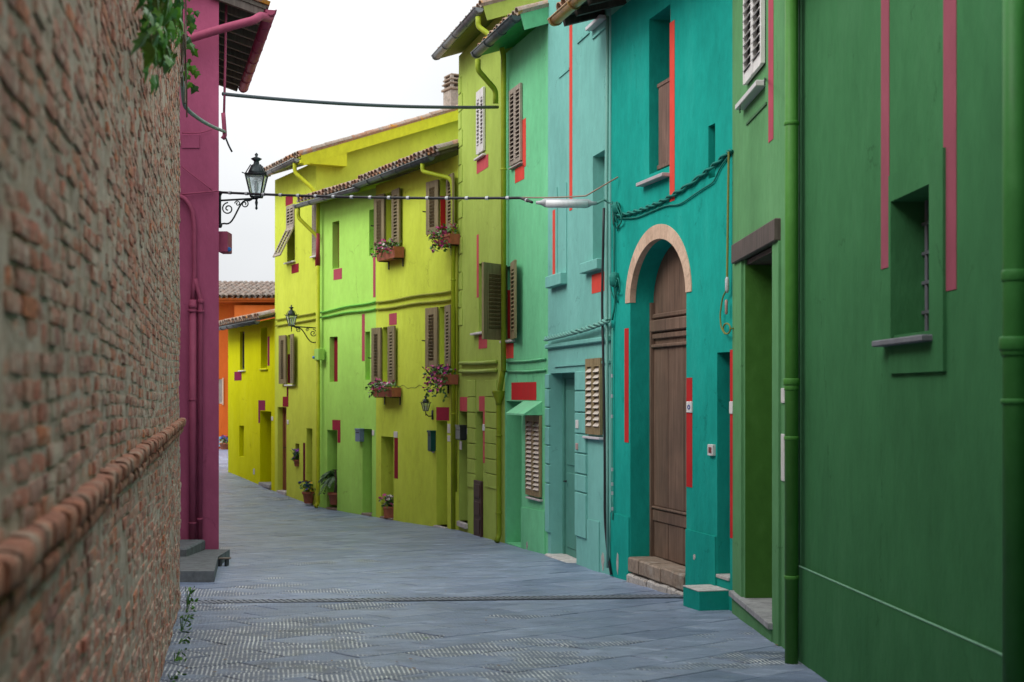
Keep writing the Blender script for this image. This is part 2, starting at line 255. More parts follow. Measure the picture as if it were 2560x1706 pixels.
# ------------------------------------------------------------------ mesh helpers
W = {}
def tag(o, label=None, cat=None, group=None, kind=None):
    if label: o['label'] = label
    if cat: o['category'] = cat
    if group: o['group'] = group
    if kind: o['kind'] = kind
    return o
def put(name, mesh, M, parent=None):
    o = bpy.data.objects.new(name, mesh); C.objects.link(o); W[o.name] = M.copy()
    if parent is not None: o.parent = parent; o.matrix_basis = W[parent.name].inverted() @ M
    else: o.matrix_basis = M
    return o
def empty(name, loc, label, cat, group=None):
    o = put(name, None, Matrix.Translation(loc)); o.empty_display_size = .2
    return tag(o, label, cat, group)
class MB:
    def __init__(s): s.v = []; s.f = []
    def add(s, vs, fs):
        k = len(s.v); s.v += [Vector(v) for v in vs]; s.f += [tuple(i+k for i in f) for f in fs]; return s
    def box(s, M, x0, x1, y0, y1, z0, z1, cham=0.):
        if cham > 0:
            c = min(cham, (x1-x0)*.45, (y1-y0)*.45, (z1-z0)*.45)
            vs = []
            for (z, e) in ((z0, c), (z0+c, 0), (z1-c, 0), (z1, c)):
                vs += [(x0+e, y0+e, z), (x1-e, y0+e, z), (x1-e, y1-e, z), (x0+e, y1-e, z)]
            # vertical edges are chamfered through the end rings only; keeps pieces cheap
            fs = [(3, 2, 1, 0), (12, 13, 14, 15)]
            for r in range(3):
                for i in range(4): j = (i+1) % 4; fs.append((r*4+i, r*4+j, r*4+4+j, r*4+4+i))
            return s.add([M @ Vector(v) for v in vs], fs)
        vs = [(x0, y0, z0), (x1, y0, z0), (x1, y1, z0), (x0, y1, z0), (x0, y0, z1), (x1, y0, z1), (x1, y1, z1), (x0, y1, z1)]
        return s.add([M @ Vector(v) for v in vs], [(3, 2, 1, 0), (4, 5, 6, 7), (0, 1, 5, 4), (1, 2, 6, 5), (2, 3, 7, 6), (3, 0, 4, 7)])
    def tube(s, pts, r, n=10, cap=True):
        pts = [Vector(p) for p in pts]; m = len(pts); rs = r if isinstance(r, (list, tuple)) else [r]*m
        prev = None; k = len(s.v)
        for i, p in enumerate(pts):
            d = (pts[min(i+1, m-1)]-pts[max(i-1, 0)]).normalized()
            if prev is None:
                a = Vector((0, 0, 1)) if abs(d.z) < .9 else Vector((1, 0, 0)); x = d.cross(a).normalized()
            else: x = (prev - d*prev.dot(d)).normalized()
            prev = x; y = d.cross(x)
            for j in range(n): t = 2*math.pi*j/n; s.v.append(p+x*(math.cos(t)*rs[i])+y*(math.sin(t)*rs[i]))
        for i in range(m-1):
            for j in range(n): q = (j+1) % n; s.f.append((k+i*n+j, k+i*n+q, k+(i+1)*n+q, k+(i+1)*n+j))
        if cap: s.f.append(tuple(k+j for j in reversed(range(n)))); s.f.append(tuple(k+(m-1)*n+j for j in range(n)))
        return s
    def lathe(s, M, prof, n=14, cap=True):
        k = len(s.v); m = len(prof)
        for (r, z) in prof:
            for j in range(n): t = 2*math.pi*j/n; s.v.append(M @ Vector((r*math.cos(t), r*math.sin(t), z)))
        for i in range(m-1):
            for j in range(n): q = (j+1) % n; s.f.append((k+i*n+j, k+i*n+q, k+(i+1)*n+q, k+(i+1)*n+j))
        if cap: s.f.append(tuple(k+j for j in reversed(range(n)))); s.f.append(tuple(k+(m-1)*n+j for j in range(n)))
        return s
    def prism(s, M, poly, y0, y1):
        """polygon in local x,z (counter-clockwise seen from -y) extruded y0..y1"""
        n = len(poly); vs = [M @ Vector((x, y0, z)) for x, z in poly]+[M @ Vector((x, y1, z)) for x, z in poly]
        fs = [tuple(range(n)), tuple(reversed(range(n, 2*n)))]+[((i+1) % n, i, n+i, n+(i+1) % n) for i in range(n)]
        return s.add(vs, fs)
    def build(s, name, mat, parent=None, smooth=False, base=True):
        v = s.v; xs = [p.x for p in v]; ys = [p.y for p in v]; zs = [p.z for p in v]
        o = Vector(((min(xs)+max(xs))/2, (min(ys)+max(ys))/2, min(zs) if base else (min(zs)+max(zs))/2))
        me = bpy.data.meshes.new(name); me.from_pydata([p-o for p in v], [], s.f); me.materials.append(mat)
        if smooth: me.polygons.foreach_set('use_smooth', [True]*len(me.polygons))
        me.update()
        return put(name, me, Matrix.Translation(o), parent)
def shared(name, mat, fn, smooth=False):
    b = MB(); fn(b); me = bpy.data.meshes.new(name); me.from_pydata(b.v, [], b.f); me.materials.append(mat)
    if smooth: me.polygons.foreach_set('use_smooth', [True]*len(me.polygons))
    me.update(); return me
I4 = Matrix.Identity(4)

class Facade:
    """upright wall plane: local x runs along the wall, local y goes into the house, local z is height"""
    def __init__(s, far, near, flip=False):
        a, b = Vector((*far, 0)), Vector((*near, 0)); s.far, s.near = a, b; s.len = (b-a).length
        u = (b-a).normalized(); i = Vector((-u.y, u.x, 0))
        s.u, s.inw = u, i
        s.M = Matrix(((u.x, i.x, 0, a.x), (u.y, i.y, 0, a.y), (0, 0, 1, 0), (0, 0, 0, 1)))
        s.Mi = s.M.inverted()
    def uv(s, px, py, d=0.):
        o = s.Mi @ Vector((0, 0, EYE)); r = s.Mi.to_3x3() @ ray(px, py)
        t = (-d-o.y)/r.y; p = o+r*t; return p.x, p.z
    def p(s, u, v, d=0.): return s.M @ Vector((u, -d, v))
    def at(s, px, py, d=0.): return s.p(*s.uv(px, py, d), d)
    def gz(s, u): return ground((s.M @ Vector((u, 0, 0))).y)
    def rect(s, x0, y0, x1, y1, ref=0, d=0.):
        """pixel box -> u0,u1,v0,v1; rows are read at the left edge (ref 0), right edge (1) or middle (.5)"""
        u0 = s.uv(x0, y0, d)[0]; u1 = s.uv(x1, y0, d)[0]; xr = x0+(x1-x0)*ref
        return u0, u1, s.uv(xr, y1, d)[1], s.uv(xr, y0, d)[1]
    def frame(s, u, v, d=0.): return s.M @ Matrix.Translation((u, -d, v))

def wall_mesh(fc, u0, u1, z0, z1, ops, arch=None, depth=6., slope=0., ridge=3., name='wall', mat=None, parent=None):
    """front with cut openings and their reveals, side walls with gable, back wall"""
    b = MB(); P = lambda u, y, z: fc.M @ Vector((u, y, z))
    us = sorted({u0, u1, *[o[0] for o in ops], *[o[1] for o in ops], *([arch[0], arch[1]] if arch else [])})
    vs = sorted({z0, z1, *[o[2] for o in ops], *[o[3] for o in ops], *([arch[2], arch[4]+.02] if arch else [])})
    us = [u for u in us if u0-1e-6 <= u <= u1+1e-6]; vs = [v for v in vs if z0-1e-6 <= v <= z1+1e-6]
    idx = {}
    def vi(u, z):
        k = (round(u, 5), round(z, 5))
        if k not in idx: idx[k] = len(b.v); b.v.append(P(u, 0, z))
        return idx[k]
    for i in range(len(us)-1):
        for j in range(len(vs)-1):
            cu, cv = (us[i]+us[i+1])/2, (vs[j]+vs[j+1])/2
            if any(o[0] < cu < o[1] and o[2] < cv < o[3] for o in ops): continue
            if arch and arch[0] < cu < arch[1] and arch[2] < cv < arch[4]+.02: continue
            b.f.append((vi(us[i], vs[j]), vi(us[i+1], vs[j]), vi(us[i+1], vs[j+1]), vi(us[i], vs[j+1])))
    for o in ops:
        a0, a1, b0, b1, dp = o[:5]
        q = [(a0, b0), (a1, b0), (a1, b1), (a0, b1)]
        for k in range(4):
            (ua, za), (ub, zb) = q[k], q[(k+1) % 4]
            b.add([P(ua, 0, za), P(ub, 0, zb), P(ub, dp, zb), P(ua, dp, za)], [(3, 2, 1, 0)])
        b.add([P(a0, dp+.05, b0), P(a1, dp+.05, b0), P(a1, dp+.05, b1), P(a0, dp+.05, b1)], [(0, 1, 2, 3)])
    if arch:
        a0, a1, b0, sp, top, dp = arch; n = 40; c = (a0+a1)/2; ra = (a1-a0)/2; rb = top-sp
        cur = [(c-ra*math.cos(math.pi*k/n), sp+rb*math.sin(math.pi*k/n)) for k in range(n+1)]
        zt = top+.02
        for k in range(n):
            (ua, za), (ub, zb) = cur[k], cur[k+1]
            b.add([P(ua, 0, za), P(ub, 0, zb), P(ub, 0, zt), P(ua, 0, zt)], [(0, 1, 2, 3)])
            b.add([P(ua, 0, za), P(ub, 0, zb), P(ub, dp, zb), P(ua, dp, za)], [(0, 1, 2, 3)])
        for uu, fl in ((a0, 1), (a1, 0)):
            b.add([P(uu, 0, b0), P(uu, 0, sp), P(uu, dp, sp), P(uu, dp, b0)], [(0, 1, 2, 3) if fl else (3, 2, 1, 0)])
        b.add([P(a0, dp+.06, b0), P(a1, dp+.06, b0), P(a1, dp+.06, top), P(a0, dp+.06, top)], [(0, 1, 2, 3)])
    zr = z1+ridge*math.tan(slope); zb = z1 if slope else z1
    for uu, fl in ((u0, 1), (u1, 0)):
        pts = [P(uu, 0, z0), P(uu, depth, z0), P(uu, depth, zr-(depth-ridge)*math.tan(slope)), P(uu, ridge, zr), P(uu, 0, z1)]
        b.add(pts, [(4, 3, 2, 1, 0) if fl else (0, 1, 2, 3, 4)])
    b.add([P(u0, depth, z0), P(u1, depth, z0), P(u1, depth, z1), P(u0, depth, z1)], [(3, 2, 1, 0)])
    return b.build(name, mat, parent)

# shared little meshes -------------------------------------------------------
def _cover(b):                    # barrel tile, ridge up, running up the slope along +y
    n = 6
    for (y, r, dz) in ((0, .088, .012), (.42, .070, 0.)):
        for rr in (r, r-.014):
            for k in range(n+1):
                a = math.pi*k/n; b.v.append(Vector((-rr*math.cos(a), y, rr*math.sin(a)*.85+dz)))
    m = n+1
    for k in range(n):
        b.f.append((k, k+1, 2*m+k+1, 2*m+k)); b.f.append((m+k+1, m+k, 3*m+k, 3*m+k+1)); b.f.append((k+1, k, m+k, m+k+1))
TILE = None
def tile_mesh(mat=None):
    global TILE
    if mat: return shared('roof_tile', mat, _cover, True)
    if TILE is None: TILE = shared('roof_tile', roof_tile_mat(), _cover, True)
    return TILE
def tile_roof(house, fc, u0, u1, z_eave, pitch, overhang, run, parts_rows=3, soffit=None, rafters=False, verge_near=0., verge_far=0., board=None, tmat=None):
    """one pitch of barrel tiles over a board soffit; the lowest rows are single tiles"""
    root = MB(); R = fc.M @ Matrix.Translation((0, -overhang, z_eave)) @ Matrix.Rotation(pitch, 4, 'X')
    Ls = (run+overhang)/math.cos(pitch); a, b_ = u0-verge_far, u1+verge_near
    roof = root.box(R, a, b_, 0, Ls, 0.0, .05).build('roof', soffit or wood((.10, .075, .055)), house)
    # channel bed between the covers
    bed = MB(); n = max(2, int(round((b_-a)/.185))); st = (b_-a)/n
    for i in range(n+1):
        x = a+st*i
        bed.add([R @ Vector(p) for p in ((x-.06, -.03, .105), (x+.06, -.03, .105), (x+.06, Ls, .105), (x-.06, Ls, .105), (x-.03, -.03, .06), (x+.03, -.03, .06), (x+.03, Ls, .06), (x-.03, Ls, .06))],
                [(4, 0, 3, 7), (5, 4, 7, 6), (1, 5, 6, 2)])
    tag(bed.build('channel_tiles', roof_tile_mat(), roof), kind='stuff')
    rows = max(1, int(Ls/.33)); rest = MB(); tm = tile_mesh(tmat); rnd = random.Random(int(abs(u1*100)+n))
    for r in range(rows):
        for i in range(n):
            x = a+st*(i+.5)+rnd.uniform(-.012, .012); y = .0+r*.33+rnd.uniform(-.02, .02)
            M = R @ Matrix.Translation((x, y, .085+.012+rnd.uniform(-.004, .008))) @ Matrix.Rotation(rnd.uniform(-.05, .05), 4, 'Z') @ Matrix.Rotation(.035, 4, 'X')
            if r < parts_rows: put('roof_tile', tm, M, roof)
            else: rest.add([M @ v.co for v in tm.vertices], [tuple(p.vertices) for p in tm.polygons])
    if rest.v: tag(rest.build('upper_tiles', tmat or roof_tile_mat(), roof, True), kind='stuff')
    if rafters:
        k = max(2, int((b_-a)/.45))
        for i in range(k+1):
            x = a+.06+(b_-a-.12)*i/k
            MB().box(R, x-.04, x+.04, .02, overhang/math.cos(pitch)+.1, -.10, -.002).build('rafter', rafters, house)
    if board:
        Mv = R; MB().box(Mv, b_-.002, b_+.028, -.0, Ls, -.16, .06).build('bargeboard', board, house)
    return roof
def half_gutter(house, fc, u0, u1, z, d, r, mat, tilt=0., brackets=True):
    b = MB(); n = 8
    for (uu, dz) in ((u0, -tilt), (u1, tilt)):
        for rr in (r, r-.008):
            for k in range(n+1):
                a = math.pi+math.pi*k/n; b.v.append(fc.p(uu, z+dz+rr*math.sin(a), d-rr*math.cos(a)))
    m = n+1
    for k in range(n):
        b.f += [(k, k+1, 2*m+k+1, 2*m+k), (m+k+1, m+k, 3*m+k, 3*m+k+1), (k+1, k, m+k, m+k+1), (2*m+k, 2*m+k+1, 3*m+k+1, 3*m+k)]
    b.f += [(0, m, 3*m, 2*m), (n, 2*m+n, 3*m+n, m+n)]
    # closed ends
    for uu, dz in ((u0, -tilt), (u1, tilt)):
        vs = [fc.p(uu, z+dz+r*math.sin(math.pi+math.pi*k/n), d-r*math.cos(math.pi+math.pi*k/n)) for k in range(n+1)]
        b.add(vs, [tuple(range(n+1))])
    # rolled front bead
    b.tube([fc.p(u0, z-tilt, d+r), fc.p(u1, z+tilt, d+r)], .012, 6)
    g = b.build('gutter', mat, house, True)
    if brackets:
        k = max(2, int((u1-u0)/.7))
        for i in range(k+1):
            uu = u0+.08+(u1-u0-.16)*i/k; bb = MB()
            bb.tube([fc.p(uu, z+(-tilt+2*tilt*i/k)+(r+.006)*math.sin(math.pi+math.pi*q/8), d-(r+.006)*math.cos(math.pi+math.pi*q/8)) for q in range(9)]+[fc.p(uu, z+.05, d-r-.04)], .008, 5)
            bb.build('gutter_bracket', mat, g)
    return g
def smooth_path(pts, k=5):
    """round the corners of a polyline"""
    pts = [Vector(p) for p in pts]; out = [pts[0]]
    for i in range(1, len(pts)-1):
        a, b, c = pts[i-1], pts[i], pts[i+1]; d = min((a-b).length, (c-b).length)*.38
        s, e = b+(a-b).normalized()*d, b+(c-b).normalized()*d
        for q in range(k+1): t = q/k; out.append(s*(1-t)**2+b*2*t*(1-t)+e*t*t)
    return out+[pts[-1]]
def pipe(house, pts, r, mat, collars=(), name='downpipe', n=12):
    o = MB().tube(smooth_path(pts), r, n).build(name, mat, house, True)
    for (p, rr, h) in collars:
        M = Matrix.Translation(p)
        MB().lathe(M, [(rr*.93, -h/2), (rr, -h*.35), (rr, h*.35), (rr*.93, h/2)], 14).build('collar', mat, o, True)
    return o
def patch(house, fc, x0, y0, x1, y1, red, ref=0, d=.004, name='painted_patch'):
    u0, u1, v0, v1 = fc.rect(x0, y0, x1, y1, ref)
    o = MB().box(fc.M, u0, u1, -d, .0, v0, v1).build(name, paint(RED[red], rough=.8, var=.10, name='red_wash', scale=4., spec=.06), house); return o
def sill(house, fc, x0, y0, x1, mat, th=.035, out=.07, ref=0):
    u0, u1, v0, v1 = fc.rect(x0, y0, x1, y0+1, ref)
    return MB().box(fc.M, u0, u1, -out, .06, v1-th, v1, .006).build('sill', mat, house)
SLAT = {}
def shutter(house, M, w_, h, mat, smat=None, cols=1, th=.034, pitch=.046, stile=.045, rail=.08, slat_parts=True, top_rail=None):
    """louvred leaf: local x across, y thickness (0..th), z up"""
    smat = smat or mat; b = MB(); tr = top_rail or rail; cw = (w_-stile*(cols+1))/cols
    for c in range(cols+1): x = c*(cw+stile); b.box(M, x, x+stile, 0, th, 0, h, .004)
    for c in range(cols):
        x = stile+c*(cw+stile); b.box(M, x-.001, x+cw+.001, .003, th-.003, 0, rail); b.box(M, x-.001, x+cw+.001, .003, th-.003, h-tr, h)
    leaf = b.build('shutter', mat, house)
    n = max(3, int((h-rail-tr)/pitch)); p = (h-rail-tr)/n
    k = (round(cw, 3), smat.name, round(p, 3))
    if k not in SLAT:
        def fn(bb): bb.box(Matrix.Rotation(math.radians(48), 4, 'X'), -cw/2, cw/2, -p*.62, p*.62, -.0035, .0035)
        SLAT[k] = shared('slat', smat, fn)
    for c in range(cols):
        for i in range(n):
            put('slat', SLAT[k], M @ Matrix.Translation((stile+cw/2+c*(cw+stile), th/2, rail+p*(i+.5))), leaf)
    return leaf
def closed_shutters(house, fc, x0, y0, x1, y1, mat, smat=None, out=.03, ref=0, **kw):
    u0, u1, v0, v1 = fc.rect(x0, y0, x1, y1, ref); h = (u1-u0)/2-.002
    for s in (0, 1):
        shutter(house, fc.frame(u0+s*(h+.004), v0, out+.012), h, v1-v0, mat, smat, **kw)
    MB().box(fc.M, u0+.012, u1-.012, -.006, -.001, v0+.012, v1-.012).build('dark_gap_sheet', dark_in, house)  # dark sheet standing in for the shade between the slats
def open_leaf(house, fc, u_h, v0, v1, w_, ang, side, mat, **kw):
    """leaf hinged at u_h; side -1 swings over the wall on the far side, +1 on the near side; ang = degrees from the wall"""
    a = math.radians(ang)
    if side < 0: M = fc.frame(u_h, v0, .02) @ Matrix.Rotation(math.pi+a, 4, 'Z') @ Matrix.Translation((0, 0, 0))
    else: M = fc.frame(u_h, v0, .055) @ Matrix.Rotation(-a, 4, 'Z')
    return shutter(house, M, w_, v1-v0, mat, **kw)
def door_leaf(house, fc, op, mat, panels=2, handle=True, inset=.0):
    u0, u1, v0, v1, dp = op[:5]; b = MB(); M = fc.M; y = dp-.045; fr = .07
    MB().box(M, u0-.005, u0+fr, y-.03, dp+.03, v0, v1).box(M, u1-fr, u1+.005, y-.03, dp+.03, v0, v1).box(M, u0+fr, u1-fr, y-.03, dp+.03, v1-fr, v1).build('door_frame', mat, house)
    d = b.box(M, u0+fr+.004, u1-fr-.004, y, dp+.02, v0+.01, v1-fr-.004).build('door', mat, house)
    wd, hh = (u1-u0-2*fr), (v1-v0-fr)
    for i in range(panels):
        z0 = v0+.12+i*(hh-.18)/panels; z1 = v0+.12+(i+1)*(hh-.18)/panels-.1
        MB().box(M, u0+fr+.1, u1-fr-.1, y-.014, y+.004, z0, z1, .01).build('panel', mat, d)
    if handle: MB().tube([fc.p(u0+fr+.09, v0+1.02, -y+.0), fc.p(u0+fr+.09, v0+1.02, -y+.05), fc.p(u0+fr+.2, v0+1.02, -y+.05)], .011, 8).build('handle', iron, d)
    return d
def window_unit(house, fc, op, mat, bars=1):
    u0, u1, v0, v1, dp = op[:5]; M = fc.M; fr = .055; y = dp-.05
    b = MB().box(M, u0, u0+fr, y, dp, v0, v1).box(M, u1-fr, u1, y, dp, v0, v1).box(M, u0+fr, u1-fr, y, dp, v0, v0+fr).box(M, u0+fr, u1-fr, y, dp, v1-fr, v1)
    c = (u0+u1)/2; b.box(M, c-.03, c+.03, y, dp, v0+fr, v1-fr)
    for k in range(bars): z = v0+(v1-v0)*(k+1)/(bars+1); b.box(M, u0+fr, c-.03, y+.01, dp-.01, z-.012, z+.012).box(M, c+.03, u1-fr, y+.01, dp-.01, z-.012, z+.012)
    wdw = b.build('window', mat, house)
    for (a, e) in ((u0+fr, c-.03), (c+.03, u1-fr)): MB().box(M, a, e, dp-.03, dp-.024, v0+fr, v1-fr).build('pane', dark_in, wdw)
    return wdw
def plinth(house, fc, spans, mat, out=.022):
    for (x0, ya, x1, yb) in spans:
        u0, va = fc.uv(x0, ya); u1, vb = fc.uv(x1, yb); n = 6; b = MB()
        zlo = min(fc.gz(u0), fc.gz(u1))-.3
        b.prism(fc.M, [(u0, zlo), (u1, zlo), (u1, vb), (u0, va)], -out, .0)
        b.build('plinth', mat, house)

# ================================================================== THE SETTING
# ---- street: bed, paving slabs, drain
def make_street():
    xs = np.linspace(-14, 6, 41); ys = np.concatenate([np.linspace(-8, 50, 117), np.linspace(52, 120, 12)])
    b = MB(); n = len(xs)
    for y in ys:
        for x in xs: b.v.append(Vector((x, y, ground(y)-.012)))
    for j in range(len(ys)-1):
        for i in range(n-1): b.f.append((j*n+i, j*n+i+1, (j+1)*n+i+1, (j+1)*n+i))
    moss = pieces('joint_earth', [(0, (.050, .058, .062)), (1, (.06, .068, .07))], nscale=5., spots=[(3., .56, .66, (.060, .070, .040)), (30., .55, .66, (.10, .09, .075))])
    st = b.build('street', moss, None); tag(st, kind='structure')
    # slabs laid diagonally in running bond
    a, c = .78, .42; ang = math.radians(42); ca, sa = math.cos(ang), math.sin(ang); rnd = random.Random(3)
    def slab(seed):
        r = random.Random(seed)
        def fn(bb):
            e = .006; h = .03; x, y = a/2-.005, c/2-.005
            j = lambda: r.uniform(-.004, .004)
            o = [(-x+j(), -y+j()), (x+j(), -y+j()), (x+j(), y+j()), (-x+j(), y+j())]
            zc = [r.uniform(-.002, .002) for _ in o]
            vs = [(p[0], p[1], -h) for p in o]+[(p[0], p[1], -.004+z) for p, z in zip(o, zc)]+[(p[0]*(1-e*2.2), p[1]*(1-e*4), z) for p, z in zip(o, zc)]
            fs = [(8, 9, 10, 11)]
            for k in range(4): q = (k+1) % 4; fs += [(k, q, 4+q, 4+k), (4+k, 4+q, 8+q, 8+k)]
            bb.add(vs, fs)
        return shared('paving_slab', slab_mat(), fn)
    var = [slab(s) for s in range(10)]
    cand = []
    for i in range(-40, 110):
        for j in range(-140, 120):
            lx = i*a+(j % 2)*a/2; ly = j*c
            x = lx*ca-ly*sa; y = lx*sa+ly*ca
            if not (3 < y < 62 and -11 < x < 3.2): continue
            # drop what lies well under the buildings or the brick wall
            if x > np.interp(y, [0, 13.4, 16.8, 19.75, 21.9, 25, 28.7, 31.2, 34, 38.3, 47], [2.4, 2.1, 1.2, .5, -.1, -.93, -2.74, -4.3, -5.6, -7.6, -6])+.6: continue
            if y < 13 and x < -.436-.2*y-.5: continue
            d = Vector((x, y, ground(y)-EYE)); px = CX+F_PX*d.x/d.y; py = HY-F_PX*d.z/d.y
            vis = -60 < px < 2620 and 900 < py < 1780
            cand.append((not vis, d.length, x, y))
    cand.sort(); rest = MB(); k = 0
    for (nv, dist, x, y) in cand:
        sl = (ground(y+.3)-ground(y-.3))/.6
        M = Matrix.Translation((x, y, ground(y)+.004+rnd.uniform(-.0015, .002))) @ Matrix.Rotation(math.atan(sl)+rnd.uniform(-.003, .003), 4, 'X') @ Matrix.Rotation(rnd.uniform(-.003, .003), 4, 'Y') @ Matrix.Rotation(ang+rnd.choice((0, math.pi)), 4, 'Z')
        me = rnd.choice(var)
        if k < 300 and not nv: put('paving_slab', me, M, st); k += 1
        else: rest.add([M @ v.co for v in me.vertices], [tuple(p.vertices) for p in me.polygons])
    tag(rest.build('far_paving_slabs', slab_mat(), st), kind='stuff')
    return st
street = make_street()

def make_drain():
    p0 = on_ground(440, 1508); p1 = on_ground(1722, 1495); u = (p1-p0); L_ = u.length; u.normalize()
    z = ground((p0.y+p1.y)/2)+.014; ang = math.atan2(u.y, u.x)
    M = Matrix.Translation((p0.x, p0.y, z)) @ Matrix.Rotation(ang, 4, 'Z')
    sl = (p1.z-p0.z)/L_; M = M @ Matrix.Rotation(-math.asin(max(-.1, min(.1, sl)))*0, 4, 'Y')
    g = empty('drain_grate', Vector((p0+p1)/2), 'narrow iron drain grate crossing the stone street from wall to wall', 'drain')
    MB().box(M, 0, L_, -.105, -.093, -.03, .003).build('rim', steel, g); MB().box(M, 0, L_, .093, .105, -.03, .003).build('rim', steel, g)
    MB().box(M, 0, L_, -.093, .093, -.03, -.024).build('channel', dark_in, g)
    bar = shared('grate_bar', paint((.20, .22, .26), rough=.5, name='worn_iron'), lambda b: b.box(Matrix.Rotation(math.radians(24), 4, 'Z'), -.017, .017, -.1, .1, -.016, .004))
    n = int(L_/.062)
    for i in range(n): put('grate_bar', bar, M @ Matrix.Translation(((i+.5)*L_/n, 0, 0)), g)
make_drain()

# ---- old brick wall on the left -----------------------------------------------------------------
def make_brick_wall():
    far = Vector((-3.19, 13.75, 0)); d = Vector((-.2, 1, 0)).normalized(); near = far-d*18.6
    fc = Facade((near.x, near.y), (far.x, far.y)); LN = fc.len
    wall = empty('brick_wall', Vector((near.x*.4+far.x*.6, near.y*.4+far.y*.6, ground(8))), 'weathered old red brick wall with crumbling pale mortar and a rounded string course', 'wall')
    def relief(u, v):
        p = Vector((u, v, 0)); k = noise.fractal(p*1.1, .9, 2.1, 4)*.014+noise.fractal(p*9., .8, 2.2, 3)*.0035
        cu = LN-9.05+.22*noise.noise(Vector((0, v*1.7, 4)))+.06*noise.noise(Vector((3, v*7, 1)))
        e = abs(u-cu); k -= .045*math.exp(-(e/.05)**2)*(1 if v > 1.0 else .3)
        if u > cu: k -= .022*min(1, (u-cu)/.1)
        return k
    zlo, zhi = -.75, 5.6
    us = np.concatenate([np.linspace(0, LN-13.9, 24), np.arange(LN-13.85, LN+.001, .045)]); us[-1] = LN; vs = np.arange(zlo, zhi, .045); b = MB(); n = len(us)
    for v in vs:
        for u in us: b.v.append(fc.p(u, v, relief(u, v)))
    for j in range(len(vs)-1):
        for i in range(n-1): b.f.append((j*n+i, j*n+i+1, (j+1)*n+i+1, (j+1)*n+i))
    # end, back and top
    t = 5.5; k = len(b.v)      # unseen mass added behind the wall to shade the lane
    for v in vs: b.v.append(fc.p(LN-.05*0, v, -t))
    for j in range(len(vs)-1): b.f.append((j*n+n-1, k+j, k+j+1, (j+1)*n+n-1))
    tj = (len(vs)-1)*n; k2 = len(b.v)
    for u in us: b.v.append(fc.p(u, vs[-1], -t))
    for i in range(n-1): b.f.append((tj+i, tj+i+1, k2+i+1, k2+i))
    b.add([fc.p(0, zlo, -t), fc.p(LN, zlo, -t), fc.p(LN, vs[-1], -t), fc.p(0, vs[-1], -t)], [(3, 2, 1, 0)])
    b.build('mortar', mortar_mat(), wall, True)
    # bricks
    def brick(seed):
        r = random.Random(seed)
        def fn(bb):
            nx, nz = 4, 2; j = lambda s: r.uniform(-s, s); vs_ = []
            for jz in range(nz+1):
                for ix in range(nx+1):
                    x, z = ix/nx-.5, jz/nz-.5; ed = (ix in (0, nx))+(jz in (0, nz))
                    vs_.append((x+j(.010), -.012+ed*.0015+j(.0015), z*(1-.05*(ix in (0, nx)))+j(.035)))
            k_ = len(vs_); ring = [i for i in range(nx+1)]+[(nx+1)*jj+nx for jj in range(1, nz+1)]+[(nx+1)*nz+i for i in range(nx-1, -1, -1)]+[(nx+1)*jj for jj in range(nz-1, 0, -1)]
            fs = [(jz*(nx+1)+ix, jz*(nx+1)+ix+1, (jz+1)*(nx+1)+ix+1, (jz+1)*(nx+1)+ix) for jz in range(nz) for ix in range(nx)]
            for q in ring: x, y, z = vs_[q]; vs_.append((x*1.0, .035, z*1.0))
            m = len(ring)
            for q in range(m): fs.append((ring[(q+1) % m], ring[q], k_+q, k_+(q+1) % m))
            bb.add(vs_, fs)
        return shared('brick', brick_mat(), fn)
    var = [brick(s) for s in range(8)]; rnd = random.Random(11); cand = []
    z = zlo+.03; row = 0
    while z < zhi-.05:
        h = rnd.uniform(.038, .047); u = LN-13.8+(row % 2)*.13+rnd.uniform(-.04, .04)
        while u < LN-.12:
            ln = rnd.choice((.21, .22, .2, .11, .17))*rnd.uniform(.9, 1.06)
            if u+ln > LN: break
            zc = z+h/2+.03*math.sin(u*.7+row*.02)+rnd.uniform(-.004, .004)
            keep = noise.noise(Vector((u*1.3, z*1.9, 9)))*.9+rnd.random()
            if keep > .08 and zc > -.6: cand.append((u+ln/2, zc, ln, h*rnd.uniform(.85, 1.1), rnd.uniform(-.0115, -.0015)))
            u += ln+rnd.uniform(.008, .02)
        z += h+rnd.uniform(.010, .017); row += 1
    sc = []
    for c in cand:
        p = fc.p(c[0], c[1]); py = HY-F_PX*(p.z-EYE)/max(.1, p.y); px = CX+F_PX*p.x/max(.1, p.y)
        vis = p.y > 1 and -40 < px < 470 and -30 < py < 1740
        # seen size: brick area turned away from the viewer
        sc.append(((0 if not vis else c[2]*c[3]/p.y**2*abs(fc.inw.dot(Vector((p.x, p.y, p.z-EYE)).normalized()))), c))
    sc.sort(key=lambda q: -q[0]); rest = MB()
    for k, (s_, c) in enumerate(sc):
        M = fc.frame(c[0], c[1], relief(c[0], c[1])+c[4]) @ Matrix.Rotation(rnd.uniform(-.035, .035), 4, 'Y') @ Matrix.Rotation(rnd.uniform(-.02, .02), 4, 'Z') @ Matrix.Rotation(rnd.uniform(-.06, .06), 4, 'X') @ Matrix.Diagonal((c[2], 1, c[3], 1))
        me = rnd.choice(var)
        if k < 300: put('brick', me, M, wall)
        else: rest.add([M @ v.co for v in me.vertices], [tuple(p.vertices) for p in me.polygons])
    tag(rest.build('far_bricks', brick_mat(), wall), kind='stuff')
